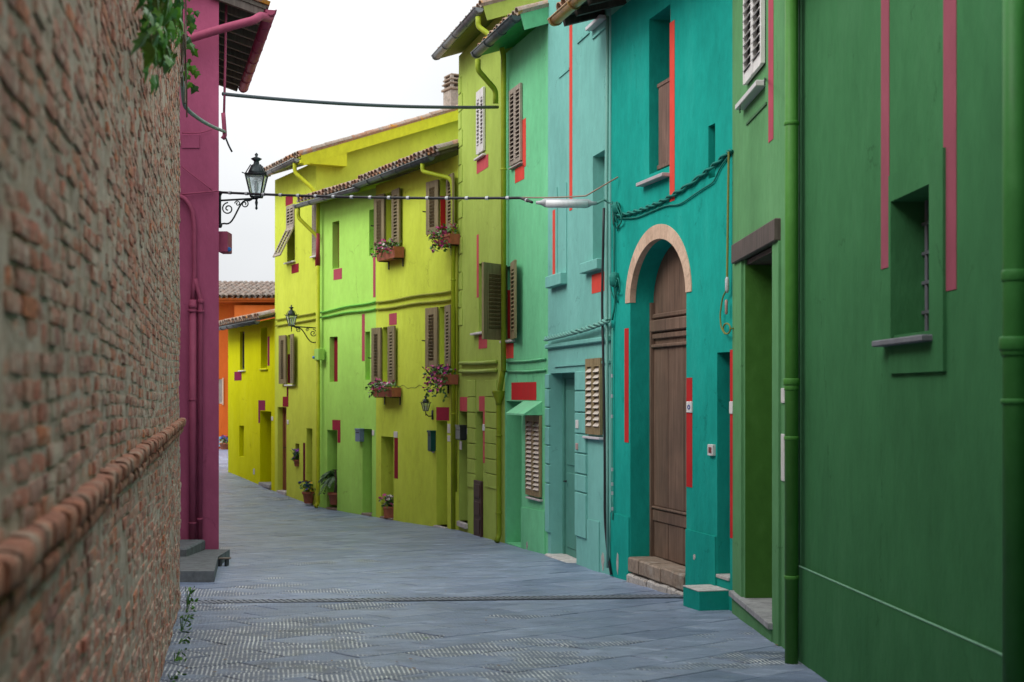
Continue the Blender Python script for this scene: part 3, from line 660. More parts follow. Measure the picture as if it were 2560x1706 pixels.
    # rounded string course: bull-nosed headers over a thinner row
    def bull(seed, r0):
        r = random.Random(seed)
        def fn(bb):
            n = 7
            for x in (-.5, -.42, .42, .5):
                s_ = .93 if abs(x) == .5 else 1
                for k in range(n+1):
                    a = math.pi*k/n; sg = lambda v: math.copysign(abs(v)**.55, v); bb.v.append(Vector((x+r.uniform(-.02, .02), -sg(math.sin(a))*r0*s_*r.uniform(.9, 1.05), sg(math.cos(a))*.5*s_*r.uniform(.96, 1.02))))
            m = n+1
            for q in range(3):
                for k in range(n): bb.f.append((q*m+k, q*m+k+1, (q+1)*m+k+1, (q+1)*m+k))
            bb.f += [tuple(range(m)), tuple(reversed(range(3*m, 4*m)))]
        return shared('string_course_brick', pieces('course_brick', [(0, (.42, .165, .10)), (.5, (.36, .16, .105)), (1, (.46, .20, .12))], spots=[(6., .50, .64, (.44, .33, .25)), (22., .56, .68, (.14, .08, .06))], nscale=26., bump=.8), fn, True)
    bv = [bull(s, .055) for s in range(4)]; lv = [bull(s+9, .034) for s in range(4)]
    uu = LN-13.8
    while uu < LN-.06:
        ln = rnd.uniform(.105, .15); frac = (uu-LN+15.4)/15.4; zc = EYE-.345+.075*frac
        if rnd.random() > .05: put('string_course_brick', rnd.choice(bv), fc.frame(uu+ln/2, zc, relief(uu, zc)*.6+rnd.uniform(-.012, .006)) @ Matrix.Rotation(rnd.uniform(-.04, .04), 4, 'Y') @ Matrix.Diagonal((ln*.95, 1, .078*rnd.uniform(.9, 1.05), 1)), wall)
        put('string_course_brick', rnd.choice(lv), fc.frame(uu+ln/2+.05, zc-.073, relief(uu, zc)*.6+rnd.uniform(-.012, .004)) @ Matrix.Diagonal((ln*.96, 1, .052, 1)), wall)
        uu += ln+.006
    return wall, fc, relief
brick_wall, BW, bw_relief = make_brick_wall()

# ================================================================== HOUSES ON THE RIGHT
def house_root(name, fc, label):
    m = (fc.far+fc.near)/2; return empty(name, Vector((m.x, m.y, ground(m.y))), label, 'house', 'painted terrace houses along the right of the street')
WALLC = {   # lime-wash colours
 'A': (.052, .185, .073), 'B': (.122, .305, .130), 'C': (.014, .350, .285), 'D': (.200, .500, .440), 'E': (.185, .610, .310), 'F': (.400, .540, .105),
 'G': (.610, .740, .080), 'H': (.450, .820, .150), 'I': (.620, .720, .080), 'J': (.650, .675, .001), 'L': (.440, .105, .200), 'M': (.640, .150, .030)}
PT = {'A': (2.50, -4.9), 'AB': (2.115, 10.77), 'BC': (2.08, 13.42), 'CD': (1.172, 16.81), 'DE': (.5, 19.75), 'EF': (-.11, 21.9), 'FG': (-.934, 24.98), 'GH': (-2.74, 28.66), 'HI': (-4.29, 31.2), 'IJ': (-5.66, 33.95), 'J': (-7.64, 38.27)}
FA = Facade(PT['AB'], PT['A']); FB = Facade(PT['BC'], PT['AB']); FC = Facade(PT['CD'], PT['BC']); FD = Facade(PT['DE'], PT['CD']); FE = Facade(PT['EF'], PT['DE'])
FF = Facade(PT['FG'], PT['EF']); FG = Facade(PT['GH'], PT['FG']); FH = Facade(PT['HI'], PT['GH']); FI = Facade(PT['IJ'], PT['HI']); FJ = Facade(PT['J'], PT['IJ'])
brown_sh = wood((.235, .195, .095), 'shutter_paint'); grey_sh = wood((.36, .31, .25), 'shutter_paint'); sky_lit_slat = paint((.60, .53, .45), rough=.6, name='sky_lit_slat_paint'); khaki_sh = wood((.27, .20, .095), 'shutter_paint')  # pale slats have the sky gleam on the louvres in their colour
def gpaint(c, k=1., rough=.6): return paint(mul(c, k), rough=rough, var=.1, name='house_paint', spec=.15)
def O(fc, x0, y0, x1, y1, dp=.28, ref=0): return (*fc.rect(x0, y0, x1, y1, ref), dp)
def plaque(fc, x0, y0, x1, y1, label, mat=None, ref=0, d=.012, name='house_plaque', cat='plaque', group='small white plaques by the doors', mark=False):
    u0, u1, v0, v1 = fc.rect(x0, y0, x1, y1, ref)
    r = empty(name, fc.p((u0+u1)/2, v0, 0), label, cat, group)
    MB().box(fc.M, u0, u1, -d, .001, v0, v1, .004).build('plate', mat or white_paint, r)
    if mark:
        blue = paint((.03, .07, .28), rough=.4, name='enamel'); m = (u0+u1)/2; h = v1-v0; w_ = (u1-u0)*.22
        MB().tube([fc.p(m+w_*math.cos(t)*(.8 if t < 6.28 else 1), v0+h*.5+h*.22*math.sin(t*.5)*math.cos(t*.5)*1.6, d+.001) for t in np.linspace(0, 4*math.pi, 25)], .006, 5).build('painted_mark', blue, r)
    return r

# ---------------- A: dark green house, nearest
def house_A():
    fc = FA; c = WALLC['A']; mat = plaster(c); h = house_root('dark_green_house', fc, 'dark green plastered house with small barred window and two long crimson stripes')
    ops = [O(fc, 2235, 505, 2332, 839, .34)]
    wall_mesh(fc, 0, fc.len, -1., 4.8, ops, mat=mat, parent=h, slope=math.radians(17), ridge=3.)
    tile_roof(h, fc, 0, fc.len, 4.75, math.radians(17), .25, 3., parts_rows=2, verge_near=.1)
    u0, u1, v0, v1 = fc.rect(2221, 441, 2357, 935, d=.02)
    a = ops[0]; b = MB()
    for (p, q, r, s) in ((u0, a[0], v0, v1), (a[1], u1, v0, v1), (a[0], a[1], a[3], v1), (a[0], a[1], v0, a[2]-.04)): b.box(fc.M, p, q, -.020, 0, r, s)
    b.build('window_surround', mat, h)
    s = sill(h, fc, 2211, 853, 2341, paint((.17, .175, .20), rough=.7, var=.2, name='slate_sill'), .035, .075)
    window_unit(h, fc, a, gpaint(c, .6))
    ub = fc.uv(2324, 700, -.05)[0]; g = MB().tube([fc.p(a[1]-.05, a[2], -.17), fc.p(a[1]-.05, a[3]-.02, -.17)], .012, 8).tube([fc.p(a[0]+(a[1]-a[0])*.5, a[2], -.17), fc.p(a[0]+(a[1]-a[0])*.5, a[3], -.17)], .012, 8).tube([fc.p(a[0]+.06, a[2], -.17), fc.p(a[0]+.06, a[3], -.17)], .012, 8)
    grille = g.build('window_grille', paint((.16, .16, .19), rough=.5, metal=.3, name='grille_iron'), h)
    for k in range(4):
        z = a[2]+(a[3]-a[2])*(.17+.22*k); MB().box(fc.M, a[0]-.01, a[1]+.01, .158, .182, z-.009, z+.009).build('grille_bar', paint((.16, .16, .19), rough=.5, metal=.3, name='grille_iron'), grille)
    patch(h, fc, 2204, -60, 2224, 674, 'dusty', name='painted_stripe'); patch(h, fc, 2360, -60, 2392, 730, 'dusty', name='painted_stripe')
    plinth(h, fc, [(1999, 1414, 2503, 1632)], mat)
    # the pale scored line along the plinth top
    p0, p1 = fc.uv(1999, 1413), fc.uv(2503, 1631)
    MB().tube([fc.p(p0[0], p0[1], .020), fc.p(p1[0], p1[1], .020), fc.p(p1[0]+3, p1[1]+.0, .020)], .0065, 6).build('plinth_line', gpaint((.20, .42, .27), 1), h)
    plinth(h, fc, [(2503, 1632, 2900, 1802)], mat)
    pm = gpaint((.045, .19, .045), 1., .45)
    p0 = fc.at(2538, -200, .11); pr = .052
    zt = 4.7; col = lambda py, rr, hh: (Vector((p0.x, p0.y, fc.at(2538, py, .11).z)), rr, hh)
    pipe(h, [Vector((p0.x, p0.y, zt)), Vector((p0.x, p0.y, ground(p0.y)-.05))], pr, pm, [col(690, pr*1.10, .05), col(860, pr*1.28, .06), col(876, pr*1.15, .05), col(1004, pr*1.16, .022)])
    pipe(h, [fc.at(2160, 1706, .012), fc.at(2165, 1672, .012)], .008, gpaint(c, .8), name='wall_conduit')
house_A()
# ---------------- B: mid green with timber lintel
def house_B():
    fc = FB; c = WALLC['B']; mat = plaster(c); h = house_root('leaf_green_house', fc, 'leaf green house with timber lintel over doorway and white louvred shutters above')
    u0, u1, _, _ = fc.rect(1862, 660, 1936, 1482); zf = fc.uv(1846, 1484)[1]; lint = fc.uv(1843, 660)[1]
    do = (u0, u1, zf, lint, .42)
    wall_mesh(fc, 0, fc.len, -1., 5.9, [do, O(fc, 1870, -160, 1914, 214, .2)], mat=mat, parent=h, slope=math.radians(17), ridge=3.)
    tile_roof(h, fc, 0, fc.len, 5.85, math.radians(17), .30, 3., parts_rows=2)
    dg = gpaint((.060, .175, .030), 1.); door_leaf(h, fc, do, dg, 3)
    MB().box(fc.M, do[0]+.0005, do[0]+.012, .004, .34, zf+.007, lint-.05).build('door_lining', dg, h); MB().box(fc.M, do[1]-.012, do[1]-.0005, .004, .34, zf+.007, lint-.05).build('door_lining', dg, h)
    # door surround: two flat pilasters
    for (a, b) in ((1842, 1859), (1937, 1953)):
        ua, ub = fc.uv(a, 1000)[0], fc.uv(b, 1000)[0]; MB().box(fc.M, max(ua, .004), ub, -.022, 0, zf-.3, lint-.002).build('door_jamb', mat, h)
    la, lb = fc.uv(1842, 640)[0], fc.uv(1952, 570)[0]; lt = fc.uv(1843, 612)[1]
    MB().box(fc.M, max(la, .003), lb, -.05, .3, lint, lt, .008).build('lintel', wood((.085, .062, .055), 'old_beam'), h)
    MB().box(fc.M, u0+.01, u1-.01, .02, .3, lint-.045, lint-.002).build('lintel_board', wood((.085, .062, .055), 'old_beam'), h)
    # threshold slab
    ta, tb = fc.uv(1838, 1490)[0], fc.uv(1938, 1490)[0]
    MB().box(fc.M, max(ta, .004), tb+.01, -.06, .415, zf-.05, zf+.006, .006).build('threshold', stone_grey, h)
    MB().box(fc.M, max(ta, .004), tb, -.03, .38, zf-.4, zf-.05).build('threshold_riser', mat, h)
    closed_shutters(h, fc, 1869, -150, 1915, 214, white_paint, white_paint, out=.03, stile=.05, pitch=.072, rail=.10)
    sill(h, fc, 1860, 262, 1914, paint((.62, .60, .60), name='painted_sill'), .05, .08)
    ua, va = fc.uv(1868, 314); ub = fc.uv(1918, 262)[0]; MB().box(fc.M, ua, ub, -.012, 0, va, va+.02).build('ledge', gpaint(c, .5), h)
    patch(h, fc, 1922, -60, 1934, 358, 'rose', name='painted_stripe')
    pm = gpaint((.075, .24, .045), 1., .45); px, d = 1979, .09; q = fc.at(px, 1640, d); q = Vector((q.x, q.y, 0)); r = 17*q.y/F_PX
    col = lambda py, rr, hh: (Vector((q.x, q.y, EYE+(HY-py)/F_PX*q.y)), rr, hh)
    pipe(h, [Vector((q.x, q.y, 5.8)), Vector((q.x, q.y, ground(q.y)-.03))], r, pm, [col(309, r*1.12, .03), col(955, r*1.22, .05), col(970, r*1.1, .04), col(1096, r*1.12, .03), col(1444, r*1.12, .03)])
    pipe(h, [fc.at(1997, -100, .02), fc.at(1996, 1640, .02)], .014, gpaint((.16, .27, .19), 1.), name='wall_conduit')
    for (y0, y1, lb_) in ((971, 1008, 'short white plate on the green jamb beside the drainpipe'), (1085, 1202, 'long narrow white plate on the green jamb beside the drainpipe')):
        plaque(fc, 1956, y0, 1964, y1, lb_)
    for (px_, py_) in ((1850, 266), (1912, 196)):     # little shutter hooks
        MB().tube(smooth_path([fc.at(px_, py_, 0), fc.at(px_, py_, .16), fc.at(px_, py_+8, .17), fc.at(px_, py_+16, .15)]), .006, 6).build('shutter_hook', iron, h)
house_B()
# ---------------- C: teal house with the arched door
def house_C():
    fc = FC; c = WALLC['C']; mat = plaster(c, var=.18); h = house_root('teal_house', fc, 'teal house with a big brown arched door framed by a bare stone arch')
    ua, ub = fc.uv(1576, 1000)[0], fc.uv(1716, 1000)[0]; sp = fc.uv(1577, 757)[1]; top = fc.uv(1656, 593)[1]; zf = fc.uv(1579, 1393)[1]
    zwall = 6.12; arch = (ua, ub, zf-.6, sp, top, .33)
    sd_ = O(fc, 1793, 882, 1825, 1436, .35); slot = O(fc, 1771, 316, 1788, 448, .07); win = (*fc.rect(1623, 0, 1676, 437), .42); win = (win[0], win[1], win[2], 5.75, .42)
    wall_mesh(fc, 0, fc.len, -1.2, zwall, [sd_, slot, win], arch=arch, mat=mat, parent=h, slope=math.radians(17), ridge=3.2)
    # stone arch ring, voussoirs with thin joints
    n = 13; cu, ra, rb = (ua+ub)/2, (ub-ua)/2, top-sp
    ringp = lambda k, o: (cu-(ra+o)*math.cos(math.pi*k/n), sp+(rb+o)*math.sin(math.pi*k/n))
    for k in range(n):
        e = .008; ks = np.linspace(k+e, k+1-e, 7); poly = [ringp(q, -.006) for q in ks]+[ringp(q, .15) for q in ks[::-1]]
        MB().prism(fc.M, poly[::-1], -.010, .06).build('voussoir', sandstone, h)
    # arched door
    wd = wood((.150, .092, .062), 'old_door'); y = .33; N_ = 20
    arc = [(cu-ra*math.cos(math.pi*k/N_), sp+rb*math.sin(math.pi*k/N_)) for k in range(N_+1)]
    zt = zf; d = MB().prism(fc.M, [(ua-.01, zt), (ub+.01, zt)]+arc[::-1], y-.05, y+.02).build('door', wd, h)
    zb = [fc.uv(1650, q, -.33)[1] for q in (786, 802, 838, 862)]
    def band(z0, z1, o, nm='rail'): MB().box(fc.M, ua+.01, ub-.01, y-.05-o, y-.045, z0, z1, .01).build(nm, wd, d)
    band(zb[1]+.02, zb[0], .03); band(zb[2]+.03, zb[1], .055); band(zb[2]-.05, zb[2]+.01, .035); band(zb[3]-.04, zb[3], .05); 
    lo = fc.uv(1650, 1280, -.33)[1]; band(lo-.10, lo+.03, .03); band(lo+.04, lo+.07, .045)
    n_ = 7
    for i in range(n_):      # upright planks between the rails
        a0, a1 = ua+.02+(ub-ua-.04)*i/n_, ua+.02+(ub-ua-.04)*(i+1)/n_
        for (z0, z1) in ((lo+.075, zb[3]-.045), (zt+.01, lo-.105)): MB().box(fc.M, a0+.003, a1-.003, y-.062-.004*(i % 2), y-.048, z0, z1, .004).build('plank', wd, d)
    # inner timber frame of the door
    MB().box(fc.M, ua, ua+.05, y-.10, y-.05, zt, sp).build('door_frame', wd, h)
    # steps under the arch: worn treads over rubble
    zg = fc.gz(ub); k = 5
    for i in range(k):
        a0, a1 = ua+(ub-ua)*i/k, ua+(ub-ua)*(i+1)/k; MB().box(fc.M, a0+.004, a1-.004, -.03+.008*(i % 2), .36, zf-.17, zf-.004*(i % 3), .016).build('step_stone', stone_brown, h)
    rnd = random.Random(5)
    for i in range(8):
        a0, a1 = ua+(ub-ua)*i/8, ua+(ub-ua)*(i+1)/8; MB().box(fc.M, a0+.003, a1-.003, -.035-rnd.uniform(0, .02), .3, zg-.35, zf-.172-rnd.uniform(0, .02), .02).build('rubble_stone', rubble, h)
    # side door, step block
    door_leaf(h, fc, sd_, gpaint(c, .55), 3)
    s0, s1 = fc.uv(1780, 1400)[0], fc.uv(1822, 1400)[0]; zs = fc.uv(1744, 1476, .3)[1]
    MB().box(fc.M, s0, s1, -.30, 0, zg-.4, zs-.012).build('step_block', mat, h)
    MB().box(fc.M, s0+.0, s1-.0, -.305, 0, zs-.012, zs, .004).build('step_tread', stone_pale, h)
    MB().box(fc.M, sd_[0]+.002, sd_[1]-.002, -.015, .33, sd_[2]-.03, sd_[2]+.004, .006).build('threshold', stone_pale, h)
    # window, balustrade and sill
    window_unit(h, fc, win, gpaint(c, .45), 2)
    r0, r1 = fc.uv(1630, 400, -.1)[0], win[1]; zt_, zb_ = fc.uv(1631, 219, -.1)[1], fc.uv(1631, 436, -.1)[1]+.02
    rw = wood((.185, .11, .085), 'rail_wood'); bal = MB().box(fc.M, win[0]+.003, r1-.003, .09, .135, zt_-.045, zt_, .006).build('balustrade_rail', rw, h); MB().box(fc.M, win[0]+.003, r1-.003, .09, .135, zb_, zb_+.05, .006).build('bottom_rail', rw, bal)
    nb = 11
    for i in range(nb):
        x = win[0]+.03+(r1-win[0]-.06)*(i+.5)/nb; MB().box(fc.M, x-.028, x+.028, .10, .125, zb_+.05, zt_-.045, .004).build('baluster', rw, bal)
    sill(h, fc, 1609, 459, 1675, paint((.45, .40, .41), name='painted_sill'), .04, .09)
    patch(h, fc, 1675, 58, 1687, 505, 'scarlet', name='painted_stripe'); 
    MB().box(fc.M, win[1]-.004, win[1]-.0005, .0, .09, fc.uv(1675, 200)[1], win[3]-.05).build('painted_reveal', paint(RED['deep'], rough=.8, name='red_wash', spec=.06), h)
    patch(h, fc, 1562, 822, 1572, 1106, 'red', name='painted_stripe'); patch(h, fc, 1717, 945, 1731, 1217, 'red', name='painted_stripe'); patch(h, fc, 1826, 875, 1834, 1345, 'red', name='painted_stripe')
    plinth(h, fc, [(1529, 1281, 1575, 1294)], mat, .018); plinth(h, fc, [(1718, 1323, 1792, 1342)], mat, .02)
    # eave with dark rafters and a coppery gutter, overhanging the pale teal neighbour
    e = fc.uv(1395, 62, .55); ze = e[1]
    tile_roof(h, fc, 0, fc.len, ze+.07, math.radians(17), .52, 3.2, parts_rows=2, soffit=wood((.035, .026, .02), 'tarred_board'), rafters=wood((.035, .026, .02), 'tarred_board'), verge_far=max(.0, -e[0]+.02))
    half_gutter(h, fc, e[0], fc.len, ze+.05, .60, .075, copper_gold)
    # shutter-hook strip, wires against the wall
    plaque(fc, 1719, 1004, 1732, 1032, 'white enamel plaque with blue mark beside the arched door', mark=True, d=.014)
    plaque(fc, 1826, 1004, 1834, 1035, 'white enamel plaque on red stripe beside the narrow teal doorway')
    i = plaque(fc, 1776, 1111, 1789, 1139, 'white doorbell box with dark button on teal wall', name='doorbell', cat='doorbell', group=None, d=.03)
    q = fc.rect(1779, 1118, 1786, 1132); MB().box(fc.M, q[0], q[1], -.034, -.029, q[2], q[3]).build('button', paint((.20, .05, .05), name='button'), i)
house_C()
# ---------------- D: pale teal
def rustic(h, fc, x0, x1, ys, mat, out=.028, gap=.016, bot=None):
    """pilaster of separate stone blocks; ys = joint rows read at x0"""
    u0, u1 = fc.uv(x0, 1000)[0], fc.uv(x1, 1000)[0]; zs = [fc.uv(x0, y)[1] for y in ys]
    for a, b in zip(zs[:-1], zs[1:]): MB().box(fc.M, u0, u1, -out, 0, b+gap/2, a-gap/2, .008).build('rusticated_block', mat, h)
    MB().box(fc.M, u0+.004, u1-.004, -out+.022, 0, zs[-1], zs[0]).build('pilaster_core', mat, h)
def house_D():
    fc = FD; c = WALLC['D']; mat = plaster(c, var=.13); h = house_root('pale_teal_house', fc, 'pale teal house with recessed painted door and blind upper windows')
    do = O(fc, 1377, 934, 1441, 1387, .24); wi = (*fc.rect(1482, 392, 1512, 653), .2)
    wall_mesh(fc, 0, fc.len, -1.2, 7.9, [do, wi], mat=mat, parent=h, slope=math.radians(17), ridge=3.)
    tile_roof(h, fc, 0, fc.len, 7.85, math.radians(17), .35, 3., parts_rows=2)
    dm = gpaint((.10, .30, .24), 1.); door_leaf(h, fc, do, dm, 2); 
    MB().box(fc.M, wi[0], wi[1], .14, .2, wi[2], wi[3]).build('window_panel', gpaint(c, .75), h)
    rustic(h, fc, 1367, 1377, [935, 973, 1019, 1066, 1113, 1160, 1207, 1330], mat); rustic(h, fc, 1442, 1469, [928, 978, 1031, 1084, 1132, 1183, 1228, 1340], mat)
    closed_shutters(h, fc, 1471, 898, 1508, 1085, khaki_sh, sky_lit_slat, out=.03, pitch=.072, stile=.05, rail=.10)
    sill(h, fc, 1467, 1090, 1509, paint((.55, .52, .55), name='painted_sill'), .03, .06)
    # blind window: moulded frame and sill blocks
    for (x0, y0, x1, th) in ((1379, 693, 1418, .16), (1466, 660, 1510, .13)):
        u0, u1, _, v = fc.rect(x0, y0, x1, y0+1); MB().box(fc.M, u0, u1, -.09, 0, v-th, v, .01).build('sill_block', mat, h)
    u0, u1, v0, v1 = fc.rect(1393, 470, 1418, 692); MB().box(fc.M, u0, u0+.03, -.014, 0, v0, v1).box(fc.M, u1-.03, u1, -.014, 0, v0, v1).build('blind_window_moulding', mat, h)
    u0, u1, v0, v1 = fc.rect(1399, 120, 1424, 185); MB().box(fc.M, u0, u1, -.014, 0, v0-.06, v0-.03).build('ledge', mat, h)
    u0, u1, v0, v1 = fc.rect(1481, 69, 1516, 90); MB().box(fc.M, u0, u1, -.09, 0, v1-.05, v1, .006).build('sill', paint((.60, .58, .60), name='painted_sill'), h)
    u0, u1, v0, v1 = fc.rect(1483, 94, 1523, 110); MB().box(fc.M, u0, u1, -.02, 0, v1-.025, v1).build('ledge', mat, h)
    u0, u1, v0, v1 = fc.rect(1445, 75, 1475, 110); MB().box(fc.M, u0, u1, -.018, 0, v0, v0+.03).build('ledge', mat, h)
    patch(h, fc, 1424, 55, 1431, 528, 'scarlet', name='painted_stripe'); patch(h, fc, 1382, 527, 1388, 693, 'scarlet', name='painted_stripe')
    patch(h, fc, 1480, 688, 1511, 735, 'scarlet')
    # string course under the cable bundle
    a, b = fc.uv(1369, 862), fc.uv(1526, 838); MB().box(fc.M, .005, fc.len-.002, -.05, 0, a[1]-.06, a[1], .012).build('string_course', mat, h)
    MB().box(fc.M, .4, fc.len-.002, -.02, 0, a[1]-.32, a[1]-.29).build('ledge', mat, h)
    u0, u1, _, v = fc.rect(1375, 1384, 1442, 1385); MB().box(fc.M, u0-.01, u1+.01, -.07, .5, v-.13, v, .012).build('doorstep', stone_pale, h)
    plinth(h, fc, [(1470, 1298, 1500, 1305)], mat, .015)
    plaque(fc, 1446, 1050, 1452, 1071, 'pinkish white plaque on the rusticated block by the pale teal door', d=.04); plaque(fc, 1446, 1108, 1451, 1124, 'small faded pink plaque low on the pale teal rusticated blocks', paint((.45, .30, .28), name='faded_plaque'), d=.04)
    pm = gpaint((.20, .42, .36), 1.)
    pipe(h, [fc.at(1519, 40, .05), fc.at(1517, 560, .05), fc.at(1518, 1000, .05), fc.at(1520, 1420, .05)], .018, pm, name='wall_conduit')
house_D()
# ---------------- E: green
def house_E():
    fc = FE; c = WALLC['E']; mat = plaster(c, var=.14); h = house_root('fresh_green_house', fc, 'fresh green house with a small sloping door canopy and louvred shutters')
    do = O(fc, 1266, 1003, 1304, 1356, .42); wi = O(fc, 1266, 668, 1284, 850, .25)
    zt = 6.88
    wall_mesh(fc, 0, fc.len, -1.2, zt, [do, wi], mat=mat, parent=h, slope=math.radians(18), ridge=3.)
    door_leaf(h, fc, do, gpaint((.06, .33, .13), 1.), 3); window_unit(h, fc, wi, gpaint(c, .6), 2)
    closed_shutters(h, fc, 1279, 228, 1307, 417, grey_sh, None, out=.03, pitch=.062, stile=.055, rail=.07)
    sill(h, fc, 1279, 421, 1308, paint((.45, .40, .36), name='painted_sill'), .025, .05)
    closed_shutters(h, fc, 1320, 1038, 1356, 1236, khaki_sh, sky_lit_slat, out=.03, pitch=.062, stile=.05, rail=.09)
    sill(h, fc, 1322, 1241, 1357, paint((.50, .45, .45), name='painted_sill'), .03, .05)
    sill(h, fc, 1259, 853, 1288, stone_pale, .035, .07)
    # far leaf stands straight out from the wall, near leaf lies back against it
    v0, v1 = fc.uv(1264, 852)[1], fc.uv(1264, 664)[1]
    a = fc.uv(1264, 800)[0]
    best = min(range(40, 130), key=lambda an: abs((lambda p: CX+F_PX*p.x/p.y)(fc.p(wi[0]-.62*math.cos(math.radians(an)), 2.5, .62*math.sin(math.radians(an))))-1220))
    M = fc.frame(wi[0], v0, .01) @ Matrix.Rotation(math.pi+math.radians(best), 4, 'Z')
    shutter(h, M, .62, v1-v0, brown_sh, None, stile=.13, rail=.16, pitch=.058)
    open_leaf(h, fc, wi[1]+.01, v0, v1, .52, 9, 1, brown_sh, stile=.10, rail=.12, pitch=.058)
    patch(h, fc, 1307, 300, 1315, 420, 'scarlet'); patch(h, fc, 1288, 424, 1311, 459, 'scarlet'); patch(h, fc, 1266, 860, 1284, 897, 'scarlet')
    MB().box(fc.M, wi[0]+.0005, wi[0]+.004, .0, .12, wi[2]+.02, fc.uv(1264, 726)[1]).build('painted_reveal', paint(RED['red'], rough=.8, name='red_wash', spec=.06), h)
    patch(h, fc, 1279, 957, 1341, 1000, 'red')
    # canopy
    u0, u1 = fc.uv(1309, 1003)[0], fc.uv(1356, 1003)[0]; z1 = fc.uv(1309, 1003)[1]; z0 = fc.uv(1293, 1034, .26)[1]
    m = gpaint((.20, .60, .33), 1.); b = MB(); P = lambda u, d, z: fc.p(u, z, d)
    b.add([P(u0, 0, z1), P(u1, 0, z1), P(u1, .27, z0), P(u0, .27, z0), P(u0, 0, z1-.025), P(u1, 0, z1-.025), P(u1, .27, z0-.025), P(u0, .27, z0-.025)], [(0, 3, 2, 1), (4, 5, 6, 7), (3, 7, 6, 2), (0, 4, 7, 3), (1, 2, 6, 5)])
    for uu in (u0+.0, u1-.02): b.add([P(uu, 0, z1-.02), P(uu, .25, z0-.02), P(uu, 0, z0-.02), P(uu+.02, 0, z1-.02), P(uu+.02, .25, z0-.02), P(uu+.02, 0, z0-.02)], [(0, 1, 2), (5, 4, 3), (0, 3, 4, 1), (1, 4, 5, 2)])
    b.build('door_canopy', m, h)
    plinth(h, fc, [(1305, 1268, 1364, 1279)], mat, .018)
    tile_roof(h, fc, 0, fc.len, zt-.05, math.radians(18), .39, 3., parts_rows=3, soffit=gpaint((.035, .30, .08), 1.), verge_far=.02, verge_near=0, board=gpaint(c, .9))
    half_gutter(h, fc, -.02, fc.len+.02, zt-.015, .46, .075, zinc_dark)
    e0 = fc.p(.12, zt-.14, .46); q = fc.at(1262, 230, .09)
    pm = gpaint((.30, .40, .03), 1.)
    pipe(h, [e0, e0+Vector((0, 0, -.16)), fc.p(-.06, zt-.55, .13), fc.p(-.10, zt-.75, .12)], .042, pm)
    # thin conduits across the front
    for (ya, yb) in ((905, 897), (929, 925)): pipe(h, [fc.at(1265, ya, .02), fc.at(1320, (ya+yb)/2+2, .02), fc.at(1363, yb, .02)], .016, gpaint(c, .85), name='wall_conduit')
house_E()
